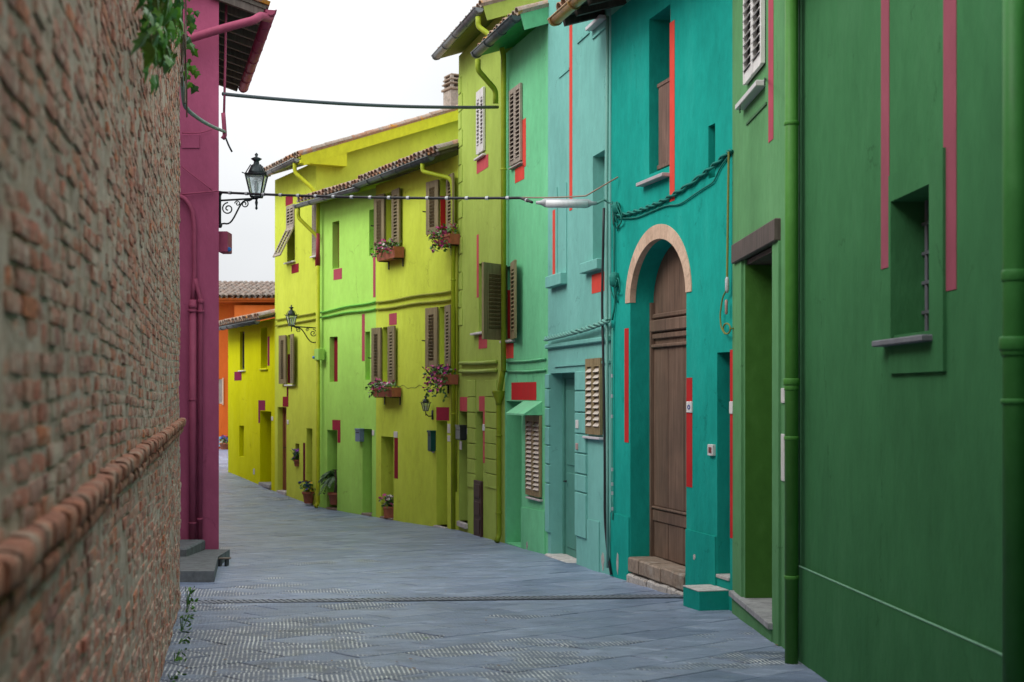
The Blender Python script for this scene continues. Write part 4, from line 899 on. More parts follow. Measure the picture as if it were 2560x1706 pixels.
# ---------------- F: tall khaki-yellow
def house_F():
    fc = FF; c = WALLC['F']; mat = plaster(c, var=.13); h = house_root('olive_house', fc, 'tall olive yellow house with quoins, narrow white shutters and two slim doorways')
    d1 = O(fc, 1149, 1029, 1169, 1302, .34); d2 = O(fc, 1191, 1029, 1208, 1334, .34); wi = O(fc, 1197, 660, 1212, 832, .25); wt = O(fc, 1196, 236, 1214, 388, .1)
    zt = 7.58
    wall_mesh(fc, 0, fc.len, -1.2, zt, [d1, d2, wi, wt], mat=mat, parent=h, slope=math.radians(18), ridge=3.2)
    door_leaf(h, fc, d1, gpaint((.17, .20, .01), 1.), 2); door_leaf(h, fc, d2, gpaint((.17, .20, .01), 1.), 2); window_unit(h, fc, wi, gpaint(c, .7), 2)
    # brown half gate standing in the second doorway
    u0, u1, v0, v1 = fc.rect(1189, 1200, 1207, 1340); bm = wood((.055, .022, .016), 'gate_wood')
    g = MB().box(fc.M, u0, u1, -.035, .02, v0, v1, .006).build('half_gate', bm, h)
    for k in range(3): z = v0+(v1-v0)*(.08+.31*k); MB().box(fc.M, u0+.05, u1-.05, -.048, -.034, z, z+(v1-v0)*.24, .01).build('panel', bm, g)
    closed_shutters(h, fc, 1196, 232, 1214, 388, white_paint, white_paint, out=.03, pitch=.06, stile=.05, rail=.14)
    sill(h, fc, 1193, 398, 1215, white_paint, .035, .06); sill(h, fc, 1185, 834, 1213, white_paint, .035, .07)
    patch(h, fc, 1192, 404, 1221, 436, 'coral'); patch(h, fc, 1192, 588, 1197, 745, 'coral', name='painted_stripe'); patch(h, fc, 1197, 839, 1218, 873, 'coral')
    patch(h, fc, 1150, 993, 1174, 1028, 'coral'); patch(h, fc, 1198, 991, 1212, 1028, 'coral'); patch(h, fc, 1208, 1028, 1213, 1158, 'coral', name='painted_stripe')
    # quoins on the far corner and scored stone courses below
    z = 7.2; k = 0
    while z > 2.9:
        w_ = .30 if k % 2 else .2; MB().box(fc.M, .003, w_, -.014, 0, z-.30, z-.012, .005).build('quoin', mat, h); z -= .312; k += 1
    for (x0, x1) in ((1170, 1190), (1214, 1243)):
        rustic(h, fc, x0, x1, [950, 993, 1031, 1070, 1108, 1146, 1182, 1218], mat, .014, .014)
    b = fc.uv(1150, 960)[1]
    for (ya, yb) in ((908, 905), (929, 926)): pipe(h, [fc.at(1150, ya, .03), fc.at(1195, ya, .03), fc.at(1240, yb, .03)], .03, gpaint(c, .85), name='wall_conduit')
    MB().box(fc.M, d1[0]-.02, d1[1]+.02, -.05, .3, d1[2]-.09, d1[2], .01).build('doorstep', stone_pale, h)
    tile_roof(h, fc, 0, fc.len, zt-.05, math.radians(18), .33, 3.2, parts_rows=3, soffit=gpaint((.17, .19, .03), 1.), verge_far=.06, board=gpaint(c, .9), rafters=False)
    half_gutter(h, fc, -.06, fc.len, zt-.01, .40, .075, zinc)
    pm = gpaint((.33, .41, .03), 1., .45); q = fc.at(1259, 600, .08); g = ground(q.y); u_ = (fc.Mi @ q).x
    e = fc.p(u_-.32, zt-.13, .4)
    col = lambda py, rr, hh: (Vector((q.x, q.y, EYE+(HY-py)/F_PX*q.y)), rr, hh)
    pipe(h, [e, e+Vector((0, 0, -.15)), Vector((q.x, q.y, zt-.62)), Vector((q.x, q.y, 2.))], .042, pm, [col(424, .05, .03)])
    q2 = fc.at(1247, 1200, .07); pm2 = gpaint((.235, .30, .02), 1., .45); col2 = lambda py, rr, hh: (Vector((q2.x, q2.y, EYE+(HY-py)/F_PX*q2.y)), rr, hh)
    pipe(h, [Vector((q.x, q.y, 2.05)), Vector((q2.x, q2.y, 1.62)), Vector((q2.x, q2.y, ground(q2.y)+.12)), Vector((q2.x-.03, q2.y-.06, ground(q2.y)+.03))], .044, pm2, [col2(1090, .052, .03), col2(1283, .052, .03)])
    MB().lathe(Matrix.Translation((q2.x, q2.y, EYE+(HY-1000)/F_PX*q2.y)), [(.05, -.08), (.055, -.02), (.115, .12), (.12, .14)], 12).build('rain_hopper', pm2, h, True)
    plaque(fc, 1169, 1071, 1174, 1087, 'tiny white plaque right of the slim olive doorway nearest the corner downpipe'); plaque(fc, 1208, 1061, 1213, 1077, 'tiny white plaque on coral stripe beside the half gate', d=.016)
house_F()
# ---------------- G: chartreuse with flower boxes
def pair(h, fc, xl, xr, yt, yb, mat, wl=.42, wr=.42, al=14, ar=22, red=None, dp=.24):
    op = O(fc, xl, yt, xr, yb, dp)
    return op
def house_G():
    fc = FG; c = WALLC['G']; mat = plaster(c, var=.13); h = house_root('chartreuse_house', fc, 'chartreuse house with brown shutters and four flower boxes')
    W4 = [O(fc, 966, 484, 985, 620, .3), O(fc, 1101, 449, 1122, 582, .3), O(fc, 957, 819, 975, 957, .3), O(fc, 1099, 768, 1118, 918, .3)]
    dr = O(fc, 1091, 1052, 1118, 1313, .42); dl = O(fc, 953, 1091, 984, 1291, .5); zt = 5.85
    wall_mesh(fc, 0, fc.len, -1.4, zt, W4+[dr, dl], mat=mat, parent=h, slope=math.radians(18), ridge=3.)
    dm = gpaint((.20, .23, .006), 1.); door_leaf(h, fc, dr, dm, 2); door_leaf(h, fc, dl, dm, 2)
    for k, o in enumerate(W4):
        window_unit(h, fc, o, gpaint(c, .9), 2)
        wl = {0: .46, 1: .46, 2: .42, 3: .46}[k]
        open_leaf(h, fc, o[0], o[2], o[3], wl, 5, -1, brown_sh, stile=.13, rail=.12, pitch=.06)
        open_leaf(h, fc, o[1], o[2], o[3], wl, (3, 9, 3, 11)[k], 1, brown_sh, stile=.13, rail=.12, pitch=.06)
        MB().box(fc.M, o[0]-.06, o[1]+.06, -.06, .05, o[2]-.04, o[2], .006).build('sill', stone_pale, h)
        zh = o[2]+(o[3]-o[2])*.45; MB().tube([fc.p(o[0]-wl-.10, zh, 0), fc.p(o[0]-wl-.12, zh+.01, .11)], .012, 6).build('shutter_stay', iron, h)
    o = W4[1]; MB().box(fc.M, o[0]+.0005, o[0]+.004, .0, .10, o[2]+.05, o[3]-.3).build('painted_reveal', paint(RED['red'], rough=.8, name='red_wash', spec=.06), h)
    patch(h, fc, 973, 785, 992, 814, 'rose'); patch(h, fc, 1091, 1018, 1123, 1051, 'crimson'); patch(h, fc, 986, 1095, 995, 1196, 'deep', name='painted_stripe')
    MB().box(fc.M, dr[0]-.02, dr[1]+.02, -.05, .4, dr[2]-.11, dr[2], .01).build('doorstep', stone_pale, h)
    MB().box(fc.M, dl[0]-.02, dl[1]-.02, -.02, .45, dl[2]-.08, dl[2]+.004, .01).build('doorstep', stone_brown, h)
    for (a, b) in (((941, 756), (1131, 727)), ((941, 773), (1131, 748))):
        pipe(h, [fc.at(a[0]+(b[0]-a[0])*t, a[1]+(b[1]-a[1])*t+1.5*math.sin(t*9), .035) for t in np.linspace(0, 1, 9)], .022, gpaint((.33, .37, .04), 1.), name='wall_conduit')
    tile_roof(h, fc, 0, fc.len, zt-.02, math.radians(18), .36, 3., parts_rows=5, soffit=wood((.05, .04, .03), 'tarred_board'))
    half_gutter(h, fc, -.02, fc.len-.22, zt-.03, .43, .07, zinc_dark)
    pm = gpaint((.34, .42, .02), 1., .45); q = fc.at(1133, 1000, .09); e = fc.p(fc.len-.62, zt-.1, .43); ut = (fc.Mi @ q).x
    pipe(h, [e, e+Vector((0, 0, -.14)), fc.p(ut-.03, zt-.42, .1), Vector((q.x, q.y, zt-.75)), Vector((q.x, q.y, ground(q.y)+.02))], .04, pm,
         [(Vector((q.x, q.y, EYE+(HY-y)/F_PX*q.y)), .048, .03) for y in (700, 1035)])
    pipe(h, [fc.at(1143, 560, .04), fc.at(1142, 900, .04), fc.at(1140, 1230, .04)], .02, gpaint((.30, .34, .03), 1.), name='wall_conduit')
    plaque(fc, 1120, 1060, 1126, 1083, 'white plaque between chartreuse doorway and downpipe, upper of two'); plaque(fc, 1120, 1089, 1126, 1104, 'white plaque between chartreuse doorway and downpipe, lower of two'); plaque(fc, 986, 1079, 994, 1094, 'white plaque on top of the dark red stripe by chartreuse doorway', d=.016)
    return W4
GW = house_G()
# ---------------- H: lime
def house_H():
    fc = FH; c = WALLC['H']; mat = plaster(c, var=.11); h = house_root('lime_house', fc, 'bright lime green house with small unshuttered windows')
    ops = [O(fc, 831, 556, 848, 673, .22), O(fc, 923, 526, 936, 640, .3), O(fc, 824, 843, 844, 955, .18), O(fc, 913, 830, 925, 950, .3)]
    d1 = O(fc, 818, 1075, 843, 1268, .48); d2 = O(fc, 906, 1072, 930, 1282, .48); zt = 5.80
    wall_mesh(fc, 0, fc.len, -1.4, zt, ops+[d1, d2], mat=mat, parent=h, slope=math.radians(18), ridge=3.)
    dm = gpaint((.12, .38, .025), 1.); door_leaf(h, fc, d1, dm, 2); door_leaf(h, fc, d2, dm, 2)
    for k, o in enumerate(ops): window_unit(h, fc, o, gpaint(c, .8), 2)
    rp = paint(RED['deep'], rough=.8, name='red_wash', spec=.06)
    for k in (0, 2): o = ops[k]; MB().box(fc.M, o[0]+.002, o[1]-.001, o[4]-.075, o[4]-.055, o[2]+.001, o[3]-.002).build('painted_panel', rp, h)
    patch(h, fc, 834, 674, 855, 701, 'rose'); patch(h, fc, 933, 641, 939, 744, 'rose', name='painted_stripe'); patch(h, fc, 905, 786, 912, 903, 'rose', name='painted_stripe')
    patch(h, fc, 831, 1050, 851, 1075, 'crimson'); patch(h, fc, 844, 1075, 851, 1107, 'crimson')
    for d in (d1, d2): MB().box(fc.M, d[0]+.01, d[1]-.01, -.03, .4, d[2]-.12, d[2]+.002, .01).build('doorstep', stone_brown, h)
    for (a, b) in (((800, 781), (940, 754)), ((800, 793), (940, 772))):
        pipe(h, [fc.at(a[0]+(b[0]-a[0])*t, a[1]+(b[1]-a[1])*t+1.5*math.sin(t*8+1), .035) for t in np.linspace(0, 1, 8)], .02, gpaint((.16, .50, .07), 1.), name='wall_conduit')
    tile_roof(h, fc, 0, fc.len, zt-.02, math.radians(18), .36, 3., parts_rows=5, soffit=wood((.09, .08, .06), 'tarred_board'), verge_far=.08)
    half_gutter(h, fc, -.12, fc.len+.04, zt-.04, .43, .07, zinc)
    pm = gpaint((.40, .44, .02), 1., .45); e = fc.p(.0, zt-.11, .43); q = FI.at(795, 600, .08); 
    pipe(h, [e, e+Vector((0, 0, -.2)), Vector((q.x, q.y, zt-.75)), Vector((q.x, q.y, zt-.95))], .04, pm)
    plaque(fc, 931, 1076, 936, 1089, 'white plaque right of the lime doorway with blue letterbox')
house_H()
# ---------------- I: tall yellow-olive
def house_I():
    fc = FI; c = WALLC['I']; mat = plaster(c, var=.12); h = house_root('yellow_olive_house', fc, 'tall yellow olive house with propped shutter, lantern and tiled chimney roof')
    wi = O(fc, 718, 517, 737, 655, .22); w2 = O(fc, 784, 512, 795, 641, .1); wl = O(fc, 719, 838, 731, 960, .26); d1 = O(fc, 694, 1018, 716, 1226, .20); d2 = O(fc, 766, 1071, 781, 1254, .4); ni = O(fc, 738, 1109, 748, 1166, .2)
    zt = 6.75
    wall_mesh(fc, 0, fc.len, -1.2, zt, [wi, w2, wl, d1, d2, ni], mat=mat, parent=h, slope=math.radians(19.5), ridge=4.4, depth=8.)
    wdm = wood((.28, .10, .035), 'carved_door'); d = door_leaf(h, fc, d1, wdm, 4); door_leaf(h, fc, d2, gpaint((.27, .29, .02), 1.), 2)
    window_unit(h, fc, wi, wood((.10, .08, .06)), 1); window_unit(h, fc, wl, gpaint(c, .8), 2)
    # top shutter: fixed upper half, lower flap pushed out
    hz = fc.uv(718, 572)[1]; w_ = wi[1]-wi[0]
    shutter(h, fc.frame(wi[0], hz, .03), w_, wi[3]-hz, grey_sh, None, cols=2, pitch=.06, stile=.06)
    fl = hz-wi[2]-.02; M = fc.frame(wi[0], hz, .03) @ Matrix.Rotation(math.radians(-26), 4, 'X') @ Matrix.Translation((0, 0, -fl))
    shutter(h, M, w_, fl, grey_sh, None, cols=2, pitch=.06, stile=.06)
    closed_shutters(h, fc, 784, 512, 795, 641, grey_sh, None, out=.03, pitch=.06, stile=.05)
    for (x0, y, x1) in ((716, 658, 739), (782, 642, 796), (717, 962, 738)): sill(h, fc, x0, y, x1, white_paint, .035, .07)
    open_leaf(h, fc, wl[0], wl[2], wl[3], .40, 6, -1, brown_sh, stile=.12, rail=.11); open_leaf(h, fc, wl[1], wl[2], wl[3], .40, 9, 1, brown_sh, stile=.12, rail=.11)
    patch(h, fc, 714, 493, 732, 516, 'crimson'); patch(h, fc, 729, 663, 747, 685, 'deep'); patch(h, fc, 788, 640, 799, 666, 'deep'); patch(h, fc, 717, 968, 721, 992, 'maroon'); patch(h, fc, 707, 992, 721, 1017, 'deep')
    patch(h, fc, 758, 1107, 763, 1204, 'maroon', name='painted_stripe')
    MB().box(fc.M, wl[0]+.0005, wl[0]+.004, .0, .18, wl[2]+.01, fc.uv(719, 886)[1]).build('painted_reveal', paint(RED['maroon'], rough=.8, name='red_wash', spec=.06), h)
    for dd in (d1, d2): MB().box(fc.M, dd[0], dd[1], -.03, .3, dd[2]-.1, dd[2]+.003, .01).build('doorstep', stone_pale, h)
    for (a, b) in (((690, 800), (787, 783)), ((690, 815), (792, 797))):
        pipe(h, [fc.at(a[0]+(b[0]-a[0])*t, a[1]+(b[1]-a[1])*t, .035) for t in np.linspace(0, 1, 6)], .02, gpaint((.36, .39, .03), 1.), name='wall_conduit')
    yl = gpaint((.62, .66, .03), 1.)
    tile_roof(h, fc, 0, fc.len, zt+.0, math.radians(19.5), .42, 4.4, parts_rows=3, soffit=gpaint((.40, .43, .02), 1.), verge_near=.22, verge_far=.10, board=yl)
    half_gutter(h, fc, -.12, fc.len+.16, zt-.0, .49, .075, zinc)
    # box cornice return at the near corner
    ty = math.tan(math.radians(19.5)); b = MB(); x0, x1 = fc.len+.003, fc.len+.245
    pr = [(-.44, zt-.10), (.62, zt-.10), (.62, zt-.03+1.04*ty), (-.44, zt-.03)]
    b.add([fc.M @ Vector((x, y, z)) for x in (x0, x1) for y, z in pr], [(3, 2, 1, 0), (4, 5, 6, 7)]+[(i, (i+1) % 4, 4+(i+1) % 4, 4+i) for i in range(4)]); b.build('cornice_return', yl, h)
    pm = gpaint((.46, .50, .02), 1., .45); q = fc.at(795, 600, .08); u_ = (fc.Mi @ q).x; e = fc.p(u_-.35, zt-.08, .49)
    pipe(h, [e, e+Vector((0, 0, -.2)), Vector((q.x, q.y, zt-.75)), Vector((q.x, q.y, EYE+(HY-584)/F_PX*q.y))], .045, pm)
    pipe(h, [Vector((q.x, q.y, EYE+(HY-584)/F_PX*q.y)), Vector((q.x, q.y, EYE+(HY-665)/F_PX*q.y))], .045, paint(RED['deep'], rough=.6, name='red_pipe'), name='painted_pipe_section')
    pipe(h, [Vector((q.x, q.y, EYE+(HY-665)/F_PX*q.y)), Vector((q.x, q.y, ground(q.y)+.1)), Vector((q.x-.05, q.y-.05, ground(q.y)+.02))], .045, pm)
    plaque(fc, 718, 1050, 722, 1061, 'white plaque by the carved brown door under the lantern')
    # chimney
    M = fc.M @ Matrix.Translation((fc.len-.95, 3.75, 0)); zr = zt+.12+(3.75)*math.tan(math.radians(19.5))
    b = MB().box(M, -.22, .22, -.2, .2, zr-.5, zr+.62, .01)
    bm = pieces('chimney_render', [(0, (.33, .28, .24)), (1, (.38, .33, .28))], nscale=11., spots=[(6., .55, .66, (.2, .17, .14)), (9., .64, .7, (.5, .23, .02))])
    ch = b.build('chimney', bm, h)
    MB().box(M, -.26, .26, -.24, .24, zr+.621, zr+.68, .012).build('chimney_ledge', stone_brown, ch)
    for k in range(3): MB().box(M, -.25+.02*k, .25-.02*k, -.23+.02*k, .23-.02*k, zr+.76+k*.10, zr+.80+k*.10, .012).build('chimney_slab', stone_brown, ch)
    for (x, y) in ((-.17, -.15), (.17, -.15), (.17, .15), (-.17, .15)): MB().box(M, x-.035, x+.035, y-.035, y+.035, zr+.68, zr+.97).build('chimney_post', bm, ch)
house_I()
# ---------------- J: pure yellow, low
def house_J():
    fc = FJ; c = WALLC['J']; mat = plaster(c, var=.09); h = house_root('yellow_house', fc, 'low bright yellow house with tiled eave at the street bend')
    w1 = O(fc, 600, 830, 611, 925, .12); w2 = O(fc, 652, 820, 668, 921, .3); d = O(fc, 650, 1028, 678, 1206, .48); ni = O(fc, 598, 1064, 610, 1141, .14); zt = 3.42
    wall_mesh(fc, 0, fc.len, -1., zt, [w1, w2, d, ni], mat=mat, parent=h, slope=math.radians(13), ridge=3.)
    window_unit(h, fc, w1, paint((.03, .04, .07), name='dark_frame'), 2); window_unit(h, fc, w2, gpaint(c, .8), 2); door_leaf(h, fc, d, gpaint((.38, .36, .004), 1.), 2)
    MB().box(fc.M, ni[0], ni[1], .10, .14, ni[2], ni[3]).build('niche_panel', gpaint(c, .9), h)
    sill(h, fc, 600, 927, 614, white_paint, .03, .06); sill(h, fc, 651, 923, 670, gpaint(c, 1.), .03, .05)
    patch(h, fc, 669, 842, 674, 915, 'plum', name='painted_stripe'); patch(h, fc, 586, 930, 604, 952, 'plum'); patch(h, fc, 646, 1001, 663, 1026, 'plum'); patch(h, fc, 646, 1026, 650, 1058, 'plum')
    MB().box(fc.M, d[0], d[1], -.04, .3, d[2]-.1, d[2]+.003, .01).build('doorstep', stone_grey, h)
    tile_roof(h, fc, 0, fc.len, zt-.02, math.radians(13), .36, 3., parts_rows=4, soffit=wood((.06, .05, .04), 'tarred_board'), verge_far=.15)
    half_gutter(h, fc, -.2, fc.len, zt-.04, .43, .07, zinc_dark)
    plaque(fc, 679, 1042, 683, 1052, 'white plaque right of the yellow doorway'); plaque(fc, 634, 1172, 637, 1186, 'small grey vent plate low on the yellow wall', grey_plastic, name='vent_plate', cat='vent', group=None)
house_J()
# ---------------- L: magenta house on the left, M: orange house closing the street
def house_L():
    a = Vector((-733/F_PX*19.2, 19.2)); d = Vector((-.264, 1)).normalized(); far = a+d*4.9
    c = WALLC['L']; mat = plaster(c, var=.12); sm = gpaint((.36, .075, .140), 1.)
    st = Facade((a.x, a.y), (far.x, far.y))      # street side: x runs away from the camera, y into the house
    h = empty('magenta_house', Vector((a.x-1.5, a.y+1.5, ground(a.y))), 'magenta pink house with deep tiled eave beside the brick wall', 'house')
    b = MB(); P = lambda u, y, z: st.M @ Vector((u, y, z)); z0, z1, D = -1.5, 7.05, 5.
    pl = [(0, 0), (st.len, 0), (st.len, D), (-.0, D)]
    # camera-facing side is square to the view, so shear its back corner
    q = [Vector((a.x, a.y)), Vector((far.x, far.y)), Vector((far.x-4.6, far.y-.2)), Vector((a.x-4.6, a.y+.05))]
    vs = [Vector((p.x, p.y, z)) for z in (z0, 8.2) for p in q]; b.add(vs, [(0, 1, 5, 4), (1, 2, 6, 5), (2, 3, 7, 6), (3, 0, 4, 7), (4, 5, 6, 7)])
    b.build('wall', mat, h)
    face = Facade((a.x-4.6, a.y+.05), (a.x, a.y)); ze = 6.86
    # roof over the street side
    tile_roof(h, st, 0, st.len, ze, math.radians(17), .62, 1.6, parts_rows=3, soffit=wood((.10, .085, .07), 'old_eave'), rafters=wood((.12, .10, .085), 'old_eave'), verge_far=.1, verge_near=.05)
    half_gutter(h, st, -.12, st.len+.12, ze-.01, .68, .075, sm)
    Y = a.y-.16
    pipe(h, [st.p(.02, ze-.09, .68), at(651, 40, Y+.1), at(636, 51, Y), at(562, 70, Y), at(466, 99, Y), at(420, 113, Y)], .058, sm, name='downpipe')
    Yf = a.y-.06
    pipe(h, [at(440, 487, Yf), at(462, 496, Yf), at(480, 524, Yf), at(485, 560, Yf), at(486, 690, Yf), at(481, 752, Yf)], .03, sm, name='wall_conduit')
    pipe(h, [at(482, 750, Yf), at(481, 1372, Yf)], .05, sm, [(at(482, 766, Yf), .062, .05), (at(481, 778, Yf), .066, .03), (at(481, 1000, Yf), .058, .025), (at(481, 1308, Yf), .058, .025)])
    pipe(h, [at(487, 698, Yf), at(493, 722, Yf), at(501, 748, Yf), at(500, 1385, Yf)], .032, sm, [(at(502, 754, Yf), .045, .05), (at(502, 779, Yf), .048, .03), (at(500, 1298, Yf), .042, .025)])
    pipe(h, [at(440, 488, Yf), at(500, 482, Yf), at(544, 478, Yf)], .012, sm, name='wall_conduit')
    pipe(h, [at(452, 415, Yf), at(500, 452, Yf), at(530, 476, Yf)], .008, sm, name='wall_conduit')
    pipe(h, [at(455, 333, Yf), at(500, 333, Yf), at(530, 324, Yf)], .008, sm, name='wall_conduit')
    pl_ = MB(); p0, p1 = at(456, 372, a.y+.03), at(500, 337, a.y+.03); pl_.box(I4, p0.x, p1.x, a.y-.012, a.y+.04, p0.z, p1.z, .004); pl_.build('wall_panel', mat, h)
    # upright stay at the corner with its bracket
    Ys = a.y+.02; pipe(h, [at(566, -40, Ys+.3), at(564, 110, Ys+.2), at(560, 285, Ys)], .017, sm, name='corner_stay')
    pipe(h, [at(558, 283, Ys), at(560, 310, Ys), at(562, 340, Ys), at(556, 348, Ys)], .03, sm, name='stay_bracket')
    pipe(h, [at(564, 345, Ys), at(572, 365, Ys), at(580, 380, Ys)], .012, iron, name='stay_end')
    # meter box on the street side
    bx = empty('meter_box', at(562, 632, a.y+.25), 'small magenta painted meter box fixed to the magenta house corner', 'box')
    e0, e1 = at(548, 632, a.y+.2), at(572, 580, a.y+.2)
    MB().box(I4, e0.x, e1.x, a.y+.12, a.y+.42, e0.z, e1.z, .01).build('case', sm, bx)
    MB().lathe(Matrix.Translation(at(573, 624, a.y+.16)) @ Matrix.Rotation(math.pi/2, 4, 'X'), [(.02, -.02), (.03, -.015), (.03, .02), (.02, .03)], 10).build('blue_cap', paint((.02, .16, .50), name='blue_cap'), bx)
    # stone steps at the foot
    dark_step = pieces('dark_step', [(0, (.13, .14, .155)), (1, (.17, .18, .19))], nscale=9., spots=[(5., .58, .7, (.1, .1, .1))]); s = empty('stone_steps', on_ground(500, 1448), 'grey stone slab steps at the foot of the magenta house', 'steps')
    g = ground(17.2); zt = g+.13
    poly = [(-3.36, 16.05), (-3.72, 18.0), (-3.80, 19.15), (-4.6, 19.15), (-4.25, 17.2), (-3.98, 16.05)]
    poly = [Vector((x, y)) for x, y in poly][::1]
    bb = MB(); k = len(poly); vs = [Vector((p.x, p.y, ground(p.y)-.1)) for p in poly]+[Vector((p.x, p.y, ground(p.y)+.13)) for p in poly]
    bb.add(vs, [tuple(range(k, 2*k))]+[((i), (i+1) % k, k+(i+1) % k, k+i) for i in range(k)]); bb.build('lower_slab', dark_step, s)
    u0 = at(452, 1367, 18.2); u1 = at(481, 1367, 18.2)
    MB().box(I4, u0.x-.4, u1.x-.03, 18.0, 19.1, ground(18.2)+.10, u1.z, .02).build('upper_slab', dark_step, s)
    bs = empty('boot_scraper', on_ground(556, 1417), 'small dark iron boot scraper at the magenta house corner', 'boot scraper')
    p = on_ground(556, 1417); b_ = MB().box(I4, p.x-.055, p.x-.03, p.y-.02, p.y+.14, p.z-.02, p.z+.09, .004).box(I4, p.x+.03, p.x+.055, p.y-.02, p.y+.14, p.z-.02, p.z+.09, .004); b_.build('post', iron, bs)
    MB().box(I4, p.x-.08, p.x+.09, p.y+.0, p.y+.12, p.z+.09, p.z+.105, .004).build('blade', paint((.10, .07, .05), name='rust'), bs)
    return st, face, a
LST, LFACE, LA = house_L()
def house_M():
    a = Vector((-12., 47.6)); b = Vector((-4.5, 47.6)); fc = Facade((a.x, a.y), (b.x, b.y)); c = WALLC['M']; mat = plaster(c, var=.1)
    h = empty('orange_house', Vector((-8, 47.6, ground(47.6))), 'orange house with tiled roof closing the far end of the street', 'house')
    zt = EYE+(HY-757)/F_PX*47.6; 
    win = O(fc, 546, 948, 556, 1010, .1); door = O(fc, 541, 1088, 553, 1127, .15)
    wall_mesh(fc, 0, fc.len, -1., zt, [win], mat=mat, parent=h, slope=math.radians(10), ridge=3.4)
    window_unit(h, fc, win, white_paint, 1)
    q = fc.rect(544, 945, 559, 1013); MB().box(fc.M, win[1], q[1], -.03, 0, q[2], q[3]).build('window_frame', paint((.6, .5, .36), name='cream_frame'), h)
    # projecting lower wing under the same roof
    u0, u1 = fc.uv(593, 720)[0], fc.uv(700, 720)[0]; b_ = MB().box(fc.M, u0, fc.len, -.5, -.003, -1., zt-.12); b_.build('wing', mat, h)
    MB().box(fc.M, -.0, fc.len, -.6, .0, zt-.02, zt+.06, .01).build('cornice', gpaint(c, 1.05), h)
    tile_roof(h, fc, 0, fc.len, zt+.05, math.radians(11), .72, 3.4, parts_rows=6, soffit=gpaint(c, .8), verge_near=.3, tmat=pieces('grey_tile', [(0, (.22, .15, .115)), (.3, (.30, .22, .18)), (.6, (.25, .21, .185)), (1, (.36, .28, .23))], spots=[(7., .50, .62, (.27, .255, .235)), (23., .58, .68, (.07, .06, .05))], nscale=30))
    plaque(fc, 546, 1092, 553, 1117, 'pale blue letter panel on the distant orange house', paint((.25, .45, .60), name='pale_blue'), name='blue_panel', cat='panel', group=None, d=.04)
house_M()

def left_shade_row():  # unseen houses added to shade the facades opposite
    pts = [(-5.55, 24.4), (-7.7, 28.6), (-10.0, 33.2), (-12.4, 38.6)]; cols = [(.22, .05, .13), (.30, .07, .06), (.34, .10, .03), (.36, .13, .03)]
    nm = ('plum', 'wine red', 'rust', 'burnt orange')
    for k in range(3):
        fc = Facade(pts[k], pts[k+1]); m = (fc.far+fc.near)/2; h = empty(nm[k].replace(' ', '_')+'_house', Vector((m.x, m.y, ground(m.y))), nm[k]+' house, unseen, added across the street beyond the magenta house for shade', 'house')
        o = [(u, u+.8, z, z+1.3, .2) for u in (.7, fc.len-1.5) for z in (.9, 3.6)]
        wall_mesh(fc, 0, fc.len, -1.2, (5.2, 4.9, 4.3)[k], o, mat=plaster(cols[k]), parent=h, slope=math.radians(17), ridge=3.)
        for q in o: window_unit(h, fc, q, wood((.12, .08, .05)), 1)
        tile_roof(h, fc, 0, fc.len, (5.15, 4.85, 4.25)[k], math.radians(17), .4, 3., parts_rows=2)
    # unseen plum house added in the side lane to shade the lower walls
    fc = Facade((-6.6, 14.3), (-6.7, 19.0)); h = empty('lane_shade_house', Vector((-7.6, 16, ground(16))), 'unseen plum house added in the side lane behind the brick wall for shade', 'house')
    o = [(u, u+.8, z, z+1.3, .2) for u in (.7, 3.1) for z in (.9, 3.8)]
    wall_mesh(fc, 0, fc.len, -1.2, 7.6, o, mat=plaster((.17, .04, .09)), parent=h, slope=math.radians(17), ridge=3.)
    for q in o: window_unit(h, fc, q, wood((.12, .08, .05)), 1)
    tile_roof(h, fc, 0, fc.len, 7.55, math.radians(17), .4, 3., parts_rows=2)
left_shade_row()
def shade_house_back():  # unseen house added behind the camera to block low sky
    fc = Facade((5.2, -5.2), (-3.4, -5.2)); h = empty('back_shade_house', Vector((.4, -5.2, ground(-5.2))), 'unseen cream house added behind the camera to shade the street', 'house')
    o = [(u, u+.9, z, z+1.4, .2) for u in (1.2, 3.3, 5.4) for z in (4.2,)]+[(3.2, 4.3, .35, 2.6, .25)]
    wall_mesh(fc, 0, fc.len, -.5, 8.4, o, mat=plaster((.30, .24, .16)), parent=h, slope=math.radians(17), ridge=3.)
    for q in o[:3]: window_unit(h, fc, q, white_paint, 2)
    door_leaf(h, fc, o[3], wood((.10, .06, .04)), 3)
    tile_roof(h, fc, 0, fc.len, 8.35, math.radians(17), .4, 3., parts_rows=2)
shade_house_back()

# ================================================================== THINGS ON AND ALONG THE WALLS
def leaf_poly(kind, s=1.):
    """outline of one leaf blade in local x (width), y (length), folded a little in z"""
    if kind == 'ivy':
        o = [(0, 0), (.22, -.10), (.42, -.02), (.40, .18), (.62, .34), (.34, .46), (.24, .66), (0, 1.0), (-.24, .66), (-.34, .46), (-.62, .34), (-.40, .18), (-.42, -.02), (-.22, -.10)]
    elif kind == 'blade': o = [(0, 0), (.09, .25), (.10, .55), (0, 1.), (-.10, .55), (-.09, .25)]
    else: o = [(0, 0), (.26, .22), (.30, .55), (0, 1.), (-.30, .55), (-.26, .22)]
    vs = [Vector((x*s, y*s, (-abs(x)*.35-.18*y*y)*s)) for x, y in o]; vs.append(Vector((0, .42*s, .03*s)))
    k = len(o); return vs, [(k, i, (i+1) % k) for i in range(k)]
def rot_rand(r, tilt=.6): return Matrix.Rotation(r.uniform(0, 6.28), 4, 'Z') @ Matrix.Rotation(r.uniform(-tilt, tilt), 4, 'X') @ Matrix.Rotation(r.uniform(-tilt, tilt), 4, 'Y')
